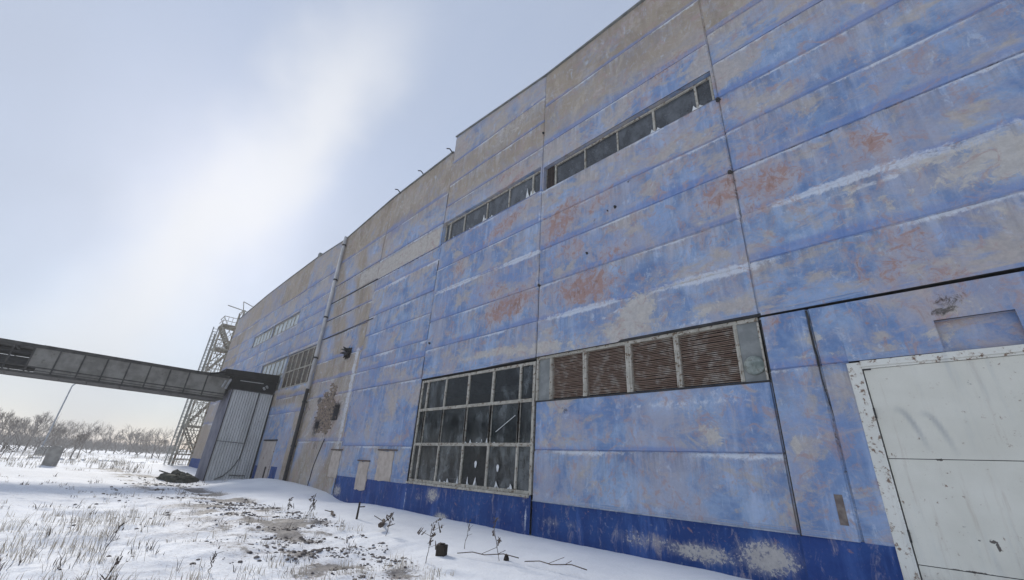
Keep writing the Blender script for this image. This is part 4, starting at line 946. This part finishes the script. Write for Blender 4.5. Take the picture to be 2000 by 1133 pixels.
# ---------------- debris heap, blocks, lamp ----------------
hp = MB()
clod(hp, -33.4, -3.75, 1.1, .3)
for k in range(34): 
    x = random.gauss(-33.4, .6); y = random.gauss(-3.75, .25); s_ = random.uniform(.12, .35); clod(hp, x, y, s_, .7, max(0, .35-abs(x+33.4)*.15)*random.random())
for k in range(16): x = random.gauss(-33.4, 1); hp.bar((-33.4, -3.75, gh(-33.4, -3.75)+.25), (x+random.gauss(0, .6), -3.7+random.gauss(0, .5), gh(x, -3.7)+random.uniform(.2, .6)), .04, 4)
tag(hp.build('debris_heap', simple('mossy_debris', (.05, .055, .04), (.11, .105, .08), 4, .95)), 'low heap of dark greenish debris at the foot of the corrugated shed', 'debris')
for (x, y, a, h, lab) in ((-44.7, -9.55, .38, 1.25, 'taller pale concrete slab standing upright in the snowfield'), (-77.0, -10.95, .75, .9, 'lower concrete block behind the upright slab')):
    m_ = MB(); m_.box(-.12, .12, -a, a, -.3, h); m_.box(-.121, .0, -a*.6, a*.5, h, h+.04); o = m_.build('concrete_block', CONC, None, bevel=.02); o.location = (x, y, gh(x, y)); o.rotation_euler = (0, 0, -.15); tag(o, lab, 'concrete block')
lp = empty('street_lamp', (-90, -11.75, gh(-90, -11.75))); tag(lp, 'thin lamp post with an angled arm beyond the bare trees', 'street lamp')
m_ = MB(); m_.bar((0, 0, -.3), (0, .1, 9.2), .10, 8, .08); m_.build('post', GREYM, lp)
m_ = MB(); m_.path([(0, .1, 9.2), (0, .4, 9.8), (0, 1.0, 10.3)], .09, 6); m_.build('arm', GREYM, lp)
m_ = MB(); m_.prism([(-.15, 10.22), (.15, 10.22), (.1, 10.4), (-.1, 10.4)], .9, 1.6); m_.build('lamp_head', GREYM, lp)

# ---------------- bare trees ----------------
BARK = simple('bare_twigs', (.21, .18, .155), (.32, .285, .25), 2, .9, bump=0)
def tree_mesh(seed, h, wide=1.0, shrub=False):
    r_ = random.Random(seed); tr_ = MB(); cr = MB()
    def grow(p, d, l, rad, lev, mb):
        q = p+d*l; mb.bar(p, q, rad, 5 if lev < 2 else 3, rad*.65)
        if lev >= 6: return
        n = r_.choice((2, 3, 3)) if lev < 5 else 3
        for k in range(n):
            nd = (d+Vector((r_.gauss(0, .33*wide), r_.gauss(0, .33*wide), r_.gauss(.28, .16)))).normalized()
            grow(p+d*l*r_.uniform(.55, 1.0), nd, l*r_.uniform(.62, .86), max(rad*.6, .011), lev+1, cr)
    if shrub:
        for k in range(6):
            d = Vector((r_.gauss(0, .45), r_.gauss(0, .45), 1)).normalized(); grow(Vector((r_.gauss(0, .3), r_.gauss(0, .3), -.1)), d, h*.28, .05, 2, tr_)
    else: grow(Vector((0, 0, -.2)), Vector((r_.gauss(0, .08), r_.gauss(0, .08), 1)).normalized(), h*.26, h*.018, 0, tr_)
    return tr_, cr
protos = []
for k in range(5):
    t_, c = tree_mesh(30+k, 7.5, 1.1, k >= 3)
    root = empty('bare_tree' if k < 3 else 'bare_shrub'); t_.build('trunk', BARK, root); c.build('crown', BARK, root); protos.append(root)
spots = []
tr_r = random.Random(5)
def ypx(px, x):      # heading -> y at distance x
    tab = {0: -17.56, 50: -14.67, 100: -11.62, 150: -8.39, 200: -4.98, 250: -1.36, 300: 2.49, 330: 4.91}
    ks = sorted(tab); return float(np.interp(px, ks, [tab[k]*-x/110. - 8.86*(1+x/110.) if False else -8.86+(tab[k]+8.86)*(-x/110.) for k in ks]))
rows = [
 (-4, -70, 1, .62, 'dark bare tree at the left edge of the snowfield'), (14, -82, 0, .62, 'second bare tree from the left edge'), (30, -95, 3, .9, 'low twiggy shrub between the left edge trees'), (44, -90, 2, .72, 'bare tree just left of the thick clump'),
 (58, -100, 1, .85, 'bare tree standing left of the lamp post'), (74, -105, 0, .92, 'tall bare tree right behind the lamp post foot'), (88, -96, 2, .82, 'rounded bare tree beneath the lamp arm'), (100, -110, 4, 1.2, 'wide shrub below the lamp post'), (112, -104, 1, .78, 'bare tree right of the lamp post'), (124, -98, 3, .95, 'shrub left of the big forked tree'),
 (150, -62, 0, .66, 'big forked bare tree in the middle of the snowfield'), (163, -66, 2, .62, 'bare tree leaning right beside the big forked tree'), (138, -100, 4, 1.0, 'shrub behind the big forked tree'), (182, -110, 3, 1.0, 'small shrub right of the big forked tree'), (198, -120, 1, .6, 'small bare tree in the gap of the skyline'), (212, -125, 2, .62, 'thin bare tree left of the centre gap'),
 (228, -120, 0, .55, 'small bare tree under the middle of the bridge'), (243, -118, 4, .95, 'low shrub under the bridge'), (258, -122, 1, .6, 'thin bare tree right of the low shrub'), (274, -115, 3, 1.0, 'shrub left of the dark tree near the ladder'), (290, -98, 2, .68, 'bare tree left of the dark tree near the ladder'), (303, -88, 0, .80, 'tallest dark bare tree near the ladder tower'), (316, -90, 1, .72, 'bare tree closest to the ladder tower'), (328, -95, 4, 1.1, 'shrub at the foot of the ladder tower'),
 (20, -118, 4, 1.1, 'far shrub seen between the left trees'), (66, -122, 3, 1.3, 'far shrub filling the thick clump')]
used = set()
for i, (px, x, kind, s_, lab) in enumerate(rows):
    o = protos[kind] if kind not in used else copy_thing(protos[kind]); used.add(kind)
    y = ypx(px, x); o.location = (x, y, gh(x, y)); o.rotation_euler = (0, 0, tr_r.uniform(0, 6.28)); s_ *= tr_r.uniform(.6, 1.25); o.scale = (s_*1.25, s_*1.25, s_*.8 if kind >= 3 else s_*1.25)
    tag(o, lab, 'tree' if kind < 3 else 'shrub', 'bare trees along the horizon')
for i, (px, x) in enumerate(((4, -42), (18, -46), (34, -50), (55, -56), (78, -60), (96, -64))):
    r_ = random.Random(i+50); y = ypx(px, x); o = empty('sapling', (x, y, gh(x, y))); m_ = MB(); hh = .9+.5*r_.random()
    m_.bar((0, 0, -.1), (0, .1, hh), .03, 4, .02)
    for k in range(7): q = r_.uniform(.3, 1)*hh; m_.bar((0, .05, q), (r_.gauss(0, .3), r_.gauss(0, .35), q+r_.uniform(.2, .5)), .012, 3)
    m_.build('stem', DSTEM, o); tag(o, ['leftmost dark sapling in front of the tree line', 'dark forked sapling near the left edge', 'thin sapling third from the left edge', 'sapling before the thick clump of trees', 'sapling left of the concrete blocks', 'sapling just above the concrete blocks'][i], 'sapling', 'dark saplings before the tree line')
# far wood as one mass
fw_ = MB(); r_ = random.Random(9)
for k in range(1500):
    px = r_.uniform(-60, 345); x = -r_.uniform(170, 320); y = ypx(max(0, min(330, px)), x)+(px-max(0, min(330, px)))*.055*-x/110*1.0; z = gh(x, y); h = r_.uniform(1.2, 3.6)
    fw_.bar((x, y, z-.3), (x+r_.gauss(0, .5), y+r_.gauss(0, .9), z+h), .10, 3, .03)
    for q in range(3): fw_.bar((x, y, z+h*r_.uniform(.1, .6)), (x+r_.gauss(0, 1), y+r_.gauss(0, 1.5), z+h*r_.uniform(.6, 1.05)), .06, 3, .02)
tag(fw_.build('far_scrub', BARK), kind='stuff')

# ---------------- air ----------------
HAZE = 0.0021
hz = MB(); hz.box(-345, 60, -180, 190, -3.0, 40)
hm = bpy.data.materials.new('haze'); hm.use_nodes = True; t = hm.node_tree; t.nodes.clear(); o_ = N(t, 'ShaderNodeOutputMaterial'); v_ = N(t, 'ShaderNodeVolumePrincipled')
v_.inputs['Color'].default_value = (.92, .94, .97, 1); v_.inputs['Density'].default_value = HAZE; v_.inputs['Anisotropy'].default_value = .15; t.links.new(v_.outputs[0], o_.inputs['Volume'])
USE_HAZE = True
if USE_HAZE: tag(hz.build('haze', hm), kind='stuff')
